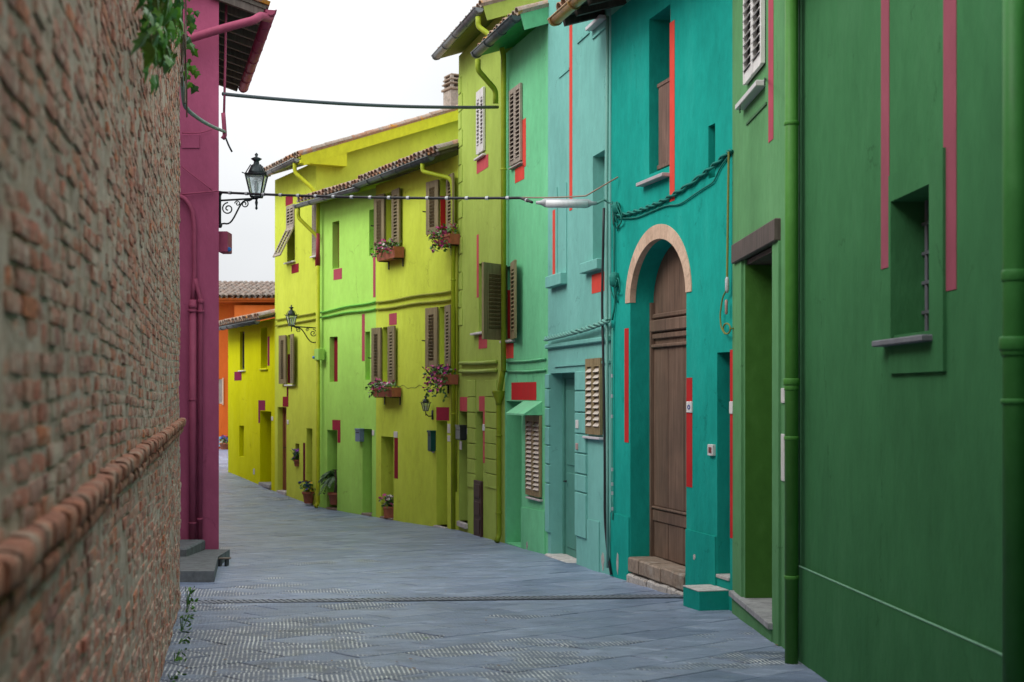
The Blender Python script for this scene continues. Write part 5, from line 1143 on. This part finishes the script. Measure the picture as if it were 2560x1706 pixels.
GREEN = leaf_mat('planter_leaf', (.045, .14, .02), (.10, .25, .04)); DGREEN = leaf_mat('ivy_leaf', (.016, .080, .012), (.10, .29, .015)); PALM = leaf_mat('palm_leaf', (.015, .06, .012), (.05, .13, .025))
def blossoms(name, spots, r, mats, parent, rnd):
    """small five-petalled flowers, one mesh for each colour; too small to pick apart"""
    by = {}
    for p, m in spots: by.setdefault(m, []).append(p)
    for m, ps in by.items():
        b = MB()
        for p in ps:
            M = Matrix.Translation(p) @ rot_rand(rnd, .9); rr = r*rnd.uniform(.75, 1.15)
            vs = [M @ Vector((0, 0, 0))]
            for k in range(10): a = math.pi*2*k/10; q = rr*(1 if k % 2 == 0 else .62); vs.append(M @ Vector((q*math.cos(a), q*math.sin(a), rr*.35)))
            b.add(vs, [(0, 1+k, 1+(k+1) % 10) for k in range(10)])
        tag(b.build('blossoms', m, parent), kind='stuff')
def pet(c): return paint(c, rough=.6, var=.2, name='petal', scale=60.)
PINK, MAGENTA, VIOLET, REDP, WHITEP, BLUEP, YELP = pet((.62, .10, .30)), pet((.50, .015, .24)), pet((.25, .05, .42)), pet((.45, .015, .06)), pet((.75, .70, .66)), pet((.06, .08, .45)), pet((.70, .42, .01))
def window_box(fc, x0, y0, x1, y1, out, label, spread, hang, cols, seed, dens=60):
    """terracotta trough on brackets with petunias"""
    rnd = random.Random(seed); d0 = .03; um = out
    u0, u1, v0, v1 = fc.rect(x0, y0, x1, y1, 0, d=out)
    r = empty('window_box', fc.p((u0+u1)/2, v0, .1), label, 'flower box', 'terracotta flower boxes under the chartreuse windows')
    b = MB(); t = .03; P = lambda u, d, z: fc.p(u, z, d); k = .025
    vs = [P(u0+k, d0, v0), P(u1-k, d0, v0), P(u1-k, out-k, v0), P(u0+k, out-k, v0), P(u0, d0, v1), P(u1, d0, v1), P(u1, out, v1), P(u0, out, v1),
          P(u0+t, d0+.02, v1), P(u1-t, d0+.02, v1), P(u1-t, out-t, v1), P(u0+t, out-t, v1), P(u0+t, d0+.02, v1-.04), P(u1-t, d0+.02, v1-.04), P(u1-t, out-t, v1-.04), P(u0+t, out-t, v1-.04)]
    b.add(vs, [(3, 2, 1, 0)][::-1]+[(i, (i+1) % 4, 4+(i+1) % 4, 4+i) for i in range(4)]+[(4+i, 4+(i+1) % 4, 8+(i+1) % 4, 8+i) for i in range(4)]+[(8+i, 8+(i+1) % 4, 12+(i+1) % 4, 12+i) for i in range(4)])
    b.build('trough', terracotta, r); MB().box(fc.M, u0-.008, u1+.008, -out-.008, -out+.004, v1-.045, v1+.004, .003).build('rim', terracotta, r)
    MB().box(fc.M, u0+t, u1-t, -out+t, -d0-.02, v1-.04, v1-.02).build('soil', soil, r)
    for uu in (u0+.12, u1-.12): MB().box(fc.M, uu-.012, uu+.012, -out+.02, 0, v0-.02, v0-.002).box(fc.M, uu-.012, uu+.012, -.02, .0, v0-.16, v0-.02).build('bracket', iron, r)
    lb = MB(); spots = []
    for i in range(int(dens*4.5)):
        f = rnd.random(); h_ = hang*(rnd.random()**1.5) if rnd.random() < .55 else -.0
        p = fc.p(u0-spread+(u1-u0+spread)*f**1.15, v1-.02+rnd.uniform(0, .17)-h_, rnd.uniform(.06, out*.9) if h_ == 0 else out+rnd.uniform(-.02, .09))
        vs, fs = leaf_poly('oval', rnd.uniform(.05, .085)); M = Matrix.Translation(p) @ rot_rand(rnd, 1.2); lb.add([M @ v for v in vs], fs)
        if rnd.random() < .30: spots.append((p+Vector((0, 0, .02))+fc.inw*(-.03), rnd.choice(cols)))
    tag(lb.build('foliage', GREEN, r), kind='stuff'); blossoms('blossoms', spots, .038, None, r, rnd)
window_box(FG, 939, 628, 985, 654, .24, 'terracotta box of bright pink petunias under the upstairs chartreuse window beside the lime house', .10, .16, [PINK, PINK, MAGENTA, VIOLET, WHITEP], 1, 36)
window_box(FG, 1092, 592, 1124, 617, .24, 'terracotta box of crimson petunias under the upstairs chartreuse window beside the downpipe', .16, .30, [MAGENTA, REDP, PINK, MAGENTA, PINK], 2, 44)
window_box(FG, 929, 970, 978, 992, .24, 'terracotta box of violet petunias under the lower chartreuse window beside the lime house', .12, .14, [PINK, MAGENTA, VIOLET, PINK, WHITEP], 3, 34)
window_box(FG, 1084, 938, 1119, 962, .24, 'terracotta box of trailing pink petunias under the lower chartreuse window beside the downpipe', .26, .42, [PINK, MAGENTA, PINK, VIOLET], 4, 62)

def pot(loc, r, h, label, kind, rnd, cols=(), square=False, name='potted_plant'):
    o = empty(name, loc, label, 'potted plant', None); M = Matrix.Translation(loc)
    if square: MB().box(M, -r, r, -r, r, 0, h, .01).box(M, -r-.012, r+.012, -r-.012, r+.012, h-.05, h+.002, .004).build('pot', terracotta, o)
    else: MB().lathe(M, [(r*.68, 0), (r*.72, .01), (r*.95, h*.78), (r*1.08, h*.79), (r*1.1, h), (r*.96, h), (r*.9, h*.9)], 18, cap=False).build('pot', terracotta, o, True)
    MB().lathe(M, [(r*.90, h*.88), (r*.02, h*.92)], 14, cap=False).build('soil', soil, o)
    lb = MB(); spots = []; top = Vector((0, 0, h*.9))
    if kind == 'flowers':
        for i in range(110):
            p = loc+top+Vector((rnd.gauss(0, r*.6), rnd.gauss(0, r*.6), rnd.uniform(.0, .22))); vs, fs = leaf_poly('oval', rnd.uniform(.05, .09)); Q = Matrix.Translation(p) @ rot_rand(rnd, 1.1); lb.add([Q @ v for v in vs], fs)
            if rnd.random() < .3: spots.append((p+Vector((0, 0, .03)), rnd.choice(cols)))
        tag(lb.build('foliage', GREEN, o), kind='stuff'); blossoms('b', spots, .05, None, o, rnd)
    return o
def palm(loc):
    rnd = random.Random(8); o = pot(loc, .15, .26, 'dark fan-leaved palm in a terracotta pot at the lime doorway', None, rnd); 
    st = MB().tube([loc+Vector((0, 0, .2)), loc+Vector((.02, -.01, .5)), loc+Vector((.0, .0, .75))], [.035, .03, .02], 8).build('stem', wood((.08, .06, .04)), o)
    for k in range(10):
        a = rnd.uniform(2.2, 5.4) if k < 8 else rnd.uniform(0, 6.28); el = rnd.uniform(.1, 1.); ln = rnd.uniform(.22, .36); b = MB()
        base = loc+Vector((0, 0, .45+.3*rnd.random())); d = Vector((math.cos(a), math.sin(a), 0)); pts = [base+d*(ln*t)+Vector((0, 0, ln*(el*t-1.05*t*t))) for t in np.linspace(0, 1, 6)]
        b.tube(pts, [.008, .007, .006, .005, .004, .002], 5)
        for i in range(9):
            t = .35+.65*i/8; p = base+d*(ln*t)+Vector((0, 0, ln*(el*t-1.05*t*t)))
            for s in (-1, 1):
                dd = (d*.6+Vector((-d.y, d.x, 0))*s*.9+Vector((0, 0, -.35))).normalized(); q = dd.to_track_quat('Y', 'Z').to_matrix().to_4x4(); vs, fs = leaf_poly('blade', .17); b.add([Matrix.Translation(p) @ q @ v for v in vs], fs)
        b.build('frond', PALM, o)
palm(FH.at(838, 1262, -.06))
rn = random.Random(4)
pot(FI.at(771, 1259, .10), .13, .26, 'round terracotta pot of blue and yellow pansies at the yellow olive doorway', 'flowers', rn, [BLUEP, BLUEP, YELP])
pot(FG.at(976, 1295, -.06), .12, .22, 'square terracotta pot with pink blooms on the chartreuse doorstep', 'flowers', rn, [PINK, WHITEP], square=True)
pot(FI.p(sum(FI.rect(739, 1160, 748, 1170)[:2])/2, FI.uv(742, 1166)[1], .0), .09, .15, 'little pot of blue flowers standing in the yellow olive wall niche', 'flowers', rn, [BLUEP, VIOLET])
pm_ = Vector((-9.55, 47.2, ground(47.2))); pot(pm_, .16, .22, 'distant terracotta pot of flowers by the orange house', 'flowers', rn, [BLUEP, WHITEP, REDP])

def peel(h_name, fc, x0, y0, x1, y1, seed, d=.0):
    rnd = random.Random(seed); u0, u1, v0, v1 = fc.rect(x0, y0, x1, y1); n = 14; cu, cv = (u0+u1)/2, (v0+v1)/2
    poly = [(cu+(u1-u0)/2*math.cos(2*math.pi*k/n)*rnd.uniform(.55, 1.1), cv+(v1-v0)/2*math.sin(2*math.pi*k/n)*rnd.uniform(.7, 1.05)) for k in range(n)]
    MB().prism(fc.M, poly, -.004-d, .0).build('peeled_plaster', rubble, h_name)
_h = {}
for o_ in bpy.data.objects:
    if o_.get('category') == 'house': _h[o_['label']] = o_
hD = next(v for k, v in _h.items() if k.startswith('pale teal house')); hC = next(v for k, v in _h.items() if k.startswith('teal house')); hE = next(v for k, v in _h.items() if k.startswith('fresh green')); hG = next(v for k, v in _h.items() if k.startswith('chartreuse'))
for (hh, fc_, x0, y0, x1, y1, d_) in ((hD, FD, 1486, 1400, 1492, 1424, 0), (hD, FD, 1504, 1376, 1511, 1426, 0), (hC, FC, 1545, 1378, 1551, 1436, .018), (hE, FE, 1318, 1352, 1323, 1374, .018), (hC, FC, 1738, 1384, 1744, 1400, .02)): peel(hh, fc_, x0, y0, x1, y1, x0, d_)
MB().tube([FG.at(x, 968+3*math.sin(x*.13)+2*math.sin(x*.31), .001) for x in range(992, 1060, 4)], .006, 4).build('crack', gpaint((.20, .24, .03), 1.), hG)
# ---- letterboxes and small fittings
def letterbox(fc, x0, y0, x1, y1, dep, mat, label, name='letterbox', rounded=False, slot=True):
    u0, u1, v0, v1 = fc.rect(x0, y0, x1, y1, 0, d=dep); o = empty(name, fc.p((u0+u1)/2, v0, 0), label, 'letterbox')
    MB().box(fc.M, u0, u1, -dep, 0, v0, v1, .02 if rounded else .006).build('case', mat, o)
    MB().box(fc.M, u0-.008, u1+.008, -dep-.012, 0, v1-.03, v1+.006, .004).build('lid', mat, o)
    if slot: MB().box(fc.M, u0+.03, u1-.03, -dep-.004, -dep+.002, v1-.09, v1-.07).build('slot', dark_in, o)
    return o
letterbox(FH, 888, 1072, 899, 1104, .1, paint((.17, .25, .36), rough=.4, name='blue_grey_metal'), 'blue grey letterbox hung beside the lime doorway')
letterbox(FG, 1069, 1077, 1077, 1129, .1, paint((.008, .085, .075), rough=.35, name='dark_teal_metal'), 'dark teal letterbox on the chartreuse wall by the downpipe doorway', rounded=True)
letterbox(FF, 1139, 1063, 1150, 1100, .12, paint((.014, .015, .022), rough=.35, name='black_metal'), 'black rounded letterbox at the olive house corner', rounded=True)
plaque(FG, 1081, 1111, 1086, 1132, 'white slip plate just below the dark teal letterbox'); plaque(FF, 1150, 1103, 1155, 1124, 'white slip plate just below the black letterbox')
def junction_box():
    u0, u1, v0, v1 = FI.rect(788, 873, 798, 901, 0, d=.12); o = empty('junction_box', FI.p((u0+u1)/2, v0, 0), 'lime painted junction box with blue cap beside the yellow downpipe', 'box')
    MB().box(FI.M, u0, u1, -.14, 0, v0, v1, .008).build('case', gpaint(WALLC['H'], .9), o); MB().lathe(Matrix.Translation(FI.p(u0-.01, v0+.06, .15)), [(.02, -.03), (.035, 0), (.02, .03)], 8).build('blue_cap', paint((.03, .2, .6), name='blue_cap'), o)
junction_box()

# ---- lanterns
def lantern(M, s, label, arm=.55, simple=False):
    """M: origin on the wall at the arm, x points away from the wall, z up; s = lantern height"""
    o = empty('wall_lantern', M.to_translation(), label, 'lantern'); T = lambda x, y, z: M @ Vector((x, y, z))
    def spiral(cx, cz, r0, turns, a0, sgn=1, n=22): return [T(cx+r0*(1-.8*t)*math.cos(a0+sgn*turns*6.283*t), 0, cz+r0*(1-.8*t)*math.sin(a0+sgn*turns*6.283*t)) for t in np.linspace(0, 1, n)]
    b = MB(); R = .012
    if not simple:
        b.tube([T(.02, 0, .10), T(.02, 0, -.34)], .018, 8).lathe(M @ Matrix.Translation((.02, 0, .10)), [(.02, -.03), (.035, 0), (.02, .03)], 8).lathe(M @ Matrix.Translation((.02, 0, -.34)), [(.02, -.03), (.035, 0), (.02, .03)], 8)
        b.tube([T(.0, 0, .0), T(arm, 0, .03)], .013, 8)
        b.tube([T(.02, 0, -.32)]+[T(.08+(arm-.18)*t, 0, -.31+.31*t-.06*math.sin(t*6.283)) for t in np.linspace(0, 1, 14)]+[T(arm-.06, 0, .02)], .012, 7)
        b.tube(spiral(.13, -.11, .085, 1.5, 1.57), .010, 6); b.tube(spiral(arm-.16, -.045, .055, 1.4, 1.57, -1), .009, 6); b.tube(spiral(.26, -.04, .04, 1.3, 3.1, -1), .008, 6)
    else:
        b.tube([T(0, 0, -.05), T(arm*.6, 0, -.06), T(arm, 0, -.01)], .010, 7); b.box(M, -.005, .015, -.03, .03, -.12, .05)
    b.build('bracket', iron, o, True)
    Lx = M @ Matrix.Translation((arm, 0, .03)); k = s/.62
    MB().lathe(Lx, [(.006, -.16*k), (.02*k, -.14*k), (.012*k, -.11*k), (.022*k, -.06*k), (.014*k, -.02*k), (.03*k, .0)], 10).build('finial', iron, o, True)
    f = MB(); lo, hi, z0, z1 = .075*k, .145*k, .02*k, .33*k; n = 4
    cor = lambda r, z, q: Lx @ Vector((r*1.3*math.cos(math.pi/4+q*math.pi/2), r*1.3*math.sin(math.pi/4+q*math.pi/2), z))
    for q in range(4):
        f.tube([cor(lo, z0, q), cor(hi, z1, q)], .009*k+.003, 6); f.tube([cor(lo, z0, q), cor(lo, z0, q+1)], .010*k+.002, 6); f.tube([cor(hi, z1, q), cor(hi, z1, q+1)], .012*k+.002, 6)
        f.tube([cor(hi*1.0, z1, q), cor(hi*1.28, z1+.012, q)], .008*k, 5); f.tube([cor(hi, z1, q), cor(.075*k, z1+.135*k, q)], .008*k, 5)
    f.build('cage', iron, o, True)
    for q in range(4): MB().add([cor(lo*.97, z0, q), cor(lo*.97, z0, q+1), cor(hi*.97, z1, q+1), cor(hi*.97, z1, q)], [(0, 1, 2, 3)]).add([cor(lo*.93, z0, q), cor(lo*.93, z0, q+1), cor(hi*.93, z1, q+1), cor(hi*.93, z1, q)], [(3, 2, 1, 0)]).build('glass_pane', glass_mat(), o)
    MB().lathe(Lx, [(.135*k, z1-.005), (.115*k, z1+.05*k), (.075*k, z1+.135*k), (.045*k, z1+.15*k), (.035*k, z1+.19*k), (.08*k, z1+.225*k), (.05*k, z1+.24*k), (.014*k, z1+.255*k), (.026*k, z1+.285*k), (.006*k, z1+.31*k)], 12).build('hood', paint((.035, .045, .048), rough=.4, metal=.6, name='iron_hood'), o, True)
    MB().lathe(Lx, [(.018*k, .02*k), (.022*k, .09*k), (.03*k, .13*k), (.028*k, .2*k), (.012*k, .24*k)], 10).build('bulb', white_paint, o, True)
p = at(546, 502, LA.y+.12); p.x = LA.x-.03; lantern(Matrix.Translation((p.x, p.y, p.z)), .60, 'old glazed iron lantern on scrolled bracket at the magenta corner', arm=at(641, 500, LA.y+.12).x-p.x)
q = FI.at(797, 821, .0); ax = -FI.inw; Mq = Matrix(((ax.x, -ax.y, 0, q.x), (ax.y, ax.x, 0, q.y), (0, 0, 1, q.z), (0, 0, 0, 1)))
lantern(Mq, .45, 'old glazed iron lantern on scrolled bracket at the yellow olive house', arm=.62)
q = FG.at(1082, 1033, .0); ax = -FG.inw; Mq = Matrix(((ax.x, -ax.y, 0, q.x), (ax.y, ax.x, 0, q.y), (0, 0, 1, q.z), (0, 0, 0, 1)))
lantern(Mq, .30, 'small black lantern on the chartreuse wall beside the crimson patch', arm=.14, simple=True)

# ---- overhead cables and the tube light
def sag(a, b, s, n=24): return [a.lerp(b, t)-Vector((0, 0, s*4*t*(1-t))) for t in np.linspace(0, 1, n)]
def cable(pts, r, mat, label, clips=0, name='overhead_cable', cat='cable', group=None):
    o = empty(name, pts[0], label, cat, group); MB().tube(pts, r, 7).build('cable', mat, o, True)
    for k in range(clips):
        t = (k+.7)/clips*(len(pts)-1); i = min(len(pts)-2, int(t)); p = pts[i].lerp(pts[i+1], t-i); d = (pts[i+1]-pts[i]).normalized()
        MB().tube([p-d*.02, p+d*.02], r*1.35, 8).build('clip', grey_plastic, o)
    return o
a = at(556, 235, LA.y+.06); b = FF.at(1245, 268, .05); cable(sag(a, b, .06), .026, steel, 'thick grey cable slung high over the street to the olive house')
a = at(546, 481, LA.y+.04); lampL = FD.at(1330, 506, .95); lampR = FD.at(1500, 506, .25)
b0 = FD.at(1300, 495, 1.0)
cable(sag(a, b0, .03)+[lampL], .017, black_rubber, 'dark clipped cable carrying the tube light across the street', clips=17)
def tube_light():
    A, B = FD.at(1340, 507, .95), FD.at(1492, 509, .25); d = (B-A).normalized(); o = empty('tube_light', (A+B)/2, 'grey tube street light slung from the cable before the pale teal house', 'street light')
    MB().tube([A, A.lerp(B, .08), A.lerp(B, .14), A.lerp(B, .86), A.lerp(B, .92), B], [.018, .025, .05, .05, .025, .018], 12).build('housing', grey_plastic, o, True)
    dn = Vector((0, 0, -.012)); fr = d.cross(Vector((0, 0, 1))).normalized()*(.016 if d.cross(Vector((0, 0, 1))).y < 0 else -.016)
    MB().tube([A.lerp(B, .15)+dn+fr, A.lerp(B, .16)+dn+fr, A.lerp(B, .84)+dn+fr, A.lerp(B, .85)+dn+fr], [.02, .047, .047, .02], 12).build('diffuser', paint((.78, .78, .80), rough=.3, name='opal'), o, True)
    return A, B
tA, tB = tube_light()
w1 = FD.at(1465, 490, .3); cable([FD.at(1296, 494, 1.0)]+sag(FD.at(1300, 494, .98), w1, .01, 6)+[FC.at(1545, 443, .03)], .009, paint((.35, .22, .16), name='brown_flex'), 'thin brown stay wire from the tube light to the teal house')
cable([tB, FD.at(1510, 500, .12), FC.at(1532, 512, .03), FC.at(1534, 560, .03)], .014, gpaint((.14, .33, .28), 1.), 'teal painted lead from the tube light to the wall box')
def twisted(fc, pts, r, mat, label, strands=2, amp=None, name='wall_cable'):
    base = smooth_path(pts, 8); o = empty(name, base[0], label, 'cable'); amp = amp or r
    # resample evenly
    P = [base[0]]; 
    for i in range(len(base)-1):
        n = max(1, int((base[i+1]-base[i]).length/.035))
        for k in range(1, n+1): P.append(base[i].lerp(base[i+1], k/n))
    for s in range(strands):
        MB().tube([p+Vector((0, 0, 1))*(amp*math.cos(i*.55+s*6.283/strands))-fc.inw*(amp*(1+math.sin(i*.55+s*6.283/strands))) for i, p in enumerate(P)], r, 6).build('strand', mat, o, True)
tc_ = gpaint((.02, .20, .16), 1.)
twisted(FC, [FC.at(1545, 540, .01), FC.at(1600, 527, .01), FC.at(1660, 503, .01), FC.at(1730, 460, .01), FC.at(1790, 412, .01), FC.at(1826, 379, .01), FC.at(1837, 378, .01)], .013, tc_, 'twisted dark cable draped across the teal wall above the arch', 2, .014)
cable(smooth_path([FC.at(1545, 546, .015), FC.at(1590, 546, .015), FC.at(1640, 524, .015), FC.at(1665, 514, .015), FC.at(1700, 512, .015), FC.at(1745, 480, .015), FC.at(1785, 455, .015), FC.at(1800, 420, .015), FC.at(1826, 384, .015)]), .008, tc_, 'thin slack wire looping below the twisted cable on the teal wall', name='wall_cable')
tD = gpaint((.16, .38, .32), 1.)
for (dy, lb, r) in ((0, 'bundle of pale teal cables along the ledge of the pale teal house', .016),):
    twisted(FD, [FD.at(1368, 848, .06), FD.at(1410, 838, .06), FD.at(1450, 828, .06), FD.at(1490, 816, .06), FD.at(1526, 800, .06)], r, tD, lb, 3, .022)
# black lead dropping down the corner, teal knot boxes beside it
cable(smooth_path([FD.at(1510, 520, .05), FD.at(1508, 620, .05), FD.at(1505, 760, .06), FD.at(1508, 880, .08), FD.at(1512, 1100, .05), FD.at(1512, 1300, .05), FD.at(1519, 1380, .04), FC.at(1528, 1437, .04)]), .016, black_rubber, 'black cable running down the corner between the pale teal and teal houses', name='wall_cable')
def knot(fc, px, py, label, k=1.):
    rnd = random.Random(px); o = empty('cable_joint', fc.at(px, py, .0), label, 'cable joint')
    MB().lathe(Matrix.Translation(fc.at(px, py, .04)), [(.01, -.07*k), (.045*k, -.05*k), (.05*k, .02*k), (.035*k, .06*k), (.01, .07*k)], 10).build('box', tc_, o, True)
    b = MB()
    for i in range(5): b.tube(smooth_path([fc.at(px, py, .03), fc.at(px+rnd.uniform(-14, 14), py+rnd.uniform(-26, 10), .06), fc.at(px+rnd.uniform(-12, 18), py+rnd.uniform(8, 34), .05), fc.at(px+rnd.uniform(-4, 8), py+rnd.uniform(30, 60), .012)]), .007, 5)
    tag(b.build('wire_loops', tc_, o, True), kind='stuff')
knot(FC, 1541, 520, 'teal cable joint with loose loops at the end of the tube light lead'); knot(FC, 1537, 700, 'round teal junction box with loops below the cable joint', 1.3)
cable(smooth_path([FC.at(1535, 560, .02), FC.at(1535, 690, .03), FC.at(1538, 760, .02), FC.at(1531, 800, .03)]), .012, tc_, 'teal cable dropping between the cable joint and the junction box', name='wall_cable')
cable(smooth_path([FC.at(1531, 820, .03), FC.at(1530, 1000, .03), FC.at(1531, 1220, .03), FC.at(1532, 1300, .03)]), .010, gpaint((.10, .40, .32), 1.), 'thin teal conduit clipped down the corner below the junction box', clips=7, name='wall_cable')
# rope and hook hanging beside the lintel
def rope():
    f = lambda x, y, d=.05: FC.at(x, y, d); om = paint((.20, .21, .05), rough=.8, name='old_rope'); o = empty('hanging_rope', f(1822, 380), 'olive rope with turnbuckle and wire loop hanging beside the timber lintel', 'rope')
    MB().tube([f(1822, 380), f(1820, 540), f(1818, 695)], .011, 7).build('rope', om, o); MB().lathe(Matrix.Translation(f(1818, 712)), [(.008, -.08), (.02, -.05), (.02, .05), (.008, .08)], 8).build('turnbuckle', grey_plastic, o, True)
    MB().tube(smooth_path([f(1818, 722), f(1806, 745), f(1800, 790), f(1803, 820), f(1812, 835)]), .008, 6).build('wire_loop', om, o)
    MB().lathe(Matrix.Translation(f(1816, 768)), [(.006, -.07), (.014, -.06), (.014, .06), (.006, .07)], 8).build('weight', paint((.42, .25, .22), name='pink_weight'), o, True)
    MB().tube([f(1817+9*math.cos(t), 822+13*math.sin(t)) for t in np.linspace(0, 6.3, 16)], .008, 6).build('ring', om, o); MB().tube([f(1826, 822), f(1838, 821, .0)], .008, 6).build('hook', om, o)
rope()
# pale cable from the ivy to the stay bracket
g_ = paint((.20, .27, .24), rough=.7, var=.3, name='weathered_cable')
pts = [BW.p(BW.len-.10, at(448, 95, 13.7).z, .05), at(452, 150, 13.8), at(459, 262, 14.0), at(474, 280, 14.6), at(500, 300, 16.2), at(530, 317, 17.8), at(562, 330, LA.y+.02)]
cable(smooth_path(pts), .022, g_, 'weathered cable slung from the ivied wall top to the magenta house')

# ---- ivy over the end of the brick wall, weeds at its foot
def ivy():
    rnd = random.Random(21); o = empty('ivy', BW.p(BW.len-1.2, 5.2, .02), 'dark green ivy hanging over the top of the brick wall', 'ivy')
    for s in range(5):
        u0 = BW.len-rnd.uniform(.2, 2.6); p = [BW.p(u0+rnd.uniform(-.15, .15)*k, 5.7-k*.28, .05) for k in range(6)]; MB().tube(smooth_path(p), .008, 5).build('stem', wood((.09, .065, .04)), o)
    n = 0
    while n < 150:
        px = 366+104*rnd.random(); py = -30+245*rnd.random()
        # drooping outline: long in the middle, short at the left
        lim = np.interp(px, [352, 362, 385, 410, 425, 440, 455, 470], [105, 125, 150, 160, 175, 140, 110, 60])
        if py > lim-8: continue
        d = rnd.uniform(.05, .16); u, v = BW.uv(min(px, 452), py, d)
        if u > BW.len-.02: u = BW.len-.02
        M = Matrix.Translation(BW.p(u, v, d)) @ BW.M.to_3x3().to_4x4() @ Matrix.Rotation(math.pi/2+rnd.uniform(-.5, .5), 4, 'X') @ Matrix.Rotation(math.pi+rnd.uniform(-.8, .8), 4, 'Z') @ Matrix.Rotation(rnd.uniform(-.9, .9), 4, 'Y')
        vs, fs = leaf_poly('ivy', rnd.uniform(.06, .105)); MB().add([M @ q for q in vs], fs).build('leaf', DGREEN, o, base=False); n += 1
    # leaves turned to the street on the corner
    for k in range(26):
        u, v = BW.len-rnd.uniform(-.03, .12), rnd.uniform(4.62, 5.6); M = Matrix.Translation(BW.p(u, v, rnd.uniform(.02, .14))) @ Matrix.Rotation(math.pi/2, 4, 'X') @ Matrix.Rotation(math.pi+rnd.uniform(-.7, .7), 4, 'Z') @ Matrix.Rotation(rnd.uniform(-.7, .7), 4, 'Y')
        vs, fs = leaf_poly('ivy', rnd.uniform(.06, .095)); MB().add([M @ q for q in vs], fs).build('leaf', DGREEN, o, base=False)
    for (px, py) in ((391, 203), (396, 192), (386, 196), (370, 160)):
        u, v = BW.uv(px, py, .06); M = Matrix.Translation(BW.p(u, v, .06)) @ BW.M.to_3x3().to_4x4() @ Matrix.Rotation(math.pi/2, 4, 'X') @ Matrix.Rotation(rnd.uniform(2, 4.2), 4, 'Z'); vs, fs = leaf_poly('ivy', .10)
        MB().add([M @ q for q in vs], fs).build('leaf', GREEN, o, base=False)
ivy()
def weeds():
    rnd = random.Random(31); lm = leaf_mat('weed_leaf', (.04, .16, .012), (.11, .28, .03))
    for i, (u, n, h) in enumerate(((9.6, 6, .06), (11.2, 6, .06), (12.0, 10, .10), (12.9, 5, .06), (13.6, 18, .15), (14.3, 7, .08), (14.9, 18, .21), (15.25, 10, .26))):
        u += BW.len-15.4; base = BW.p(u, BW.gz(u), .05); o = empty('weed', base, ('tall leafy weed climbing the foot of the brick wall end' if h > .2 else 'low sprig of green weed rooted between brick wall and paving'), 'weed', 'tall weeds at the brick wall end' if h > .2 else 'low weeds along the brick wall'); b = MB()
        for k in range(n):
            p = BW.p(u+rnd.gauss(0, .11), BW.gz(u)+rnd.random()**1.3*h, rnd.uniform(.01, .10)+.04); vs, fs = leaf_poly('oval', rnd.uniform(.03, .06)); M = Matrix.Translation(p) @ rot_rand(rnd, 1.1); b.add([M @ v for v in vs], fs)
        for k in range(4): b.tube([base, base+Vector((rnd.uniform(.0, .06), rnd.uniform(-.1, .1), h*rnd.uniform(.5, .95)))], .003, 4)
        tag(b.build('leaves', lm, o), kind='stuff')
weeds()
def litter():
    rnd = random.Random(41); dm = leaf_mat('dry_leaf', (.16, .07, .03), (.30, .18, .05)); gm = leaf_mat('weed_leaf', (.04, .16, .012), (.11, .28, .03))
    def fn(bb): vs, fs = leaf_poly('oval', 1.); bb.add(vs, fs)
    me, mg = shared('fallen_leaf', dm, fn), shared('fallen_leaf', gm, fn)
    for k in range(26):
        px, py = rnd.choice(((rnd.uniform(450, 1100), rnd.uniform(1560, 1700)), (rnd.uniform(1100, 1950), rnd.uniform(1440, 1690)))); p = on_ground(px, py); s = rnd.uniform(.025, .05)
        dry = rnd.random() < .8; o = put('fallen_leaf', me if dry else mg, Matrix.Translation(p+Vector((0, 0, .018))) @ Matrix.Rotation(rnd.uniform(0, 6), 4, 'Z') @ Matrix.Diagonal((s, s, s*.5, 1)))
        tag(o, 'small dry brown leaf lying on the stone paving' if dry else 'small green leaf lying loose on the stone paving', 'leaf', 'dry leaves on the paving' if dry else 'green leaves on the paving')
litter()
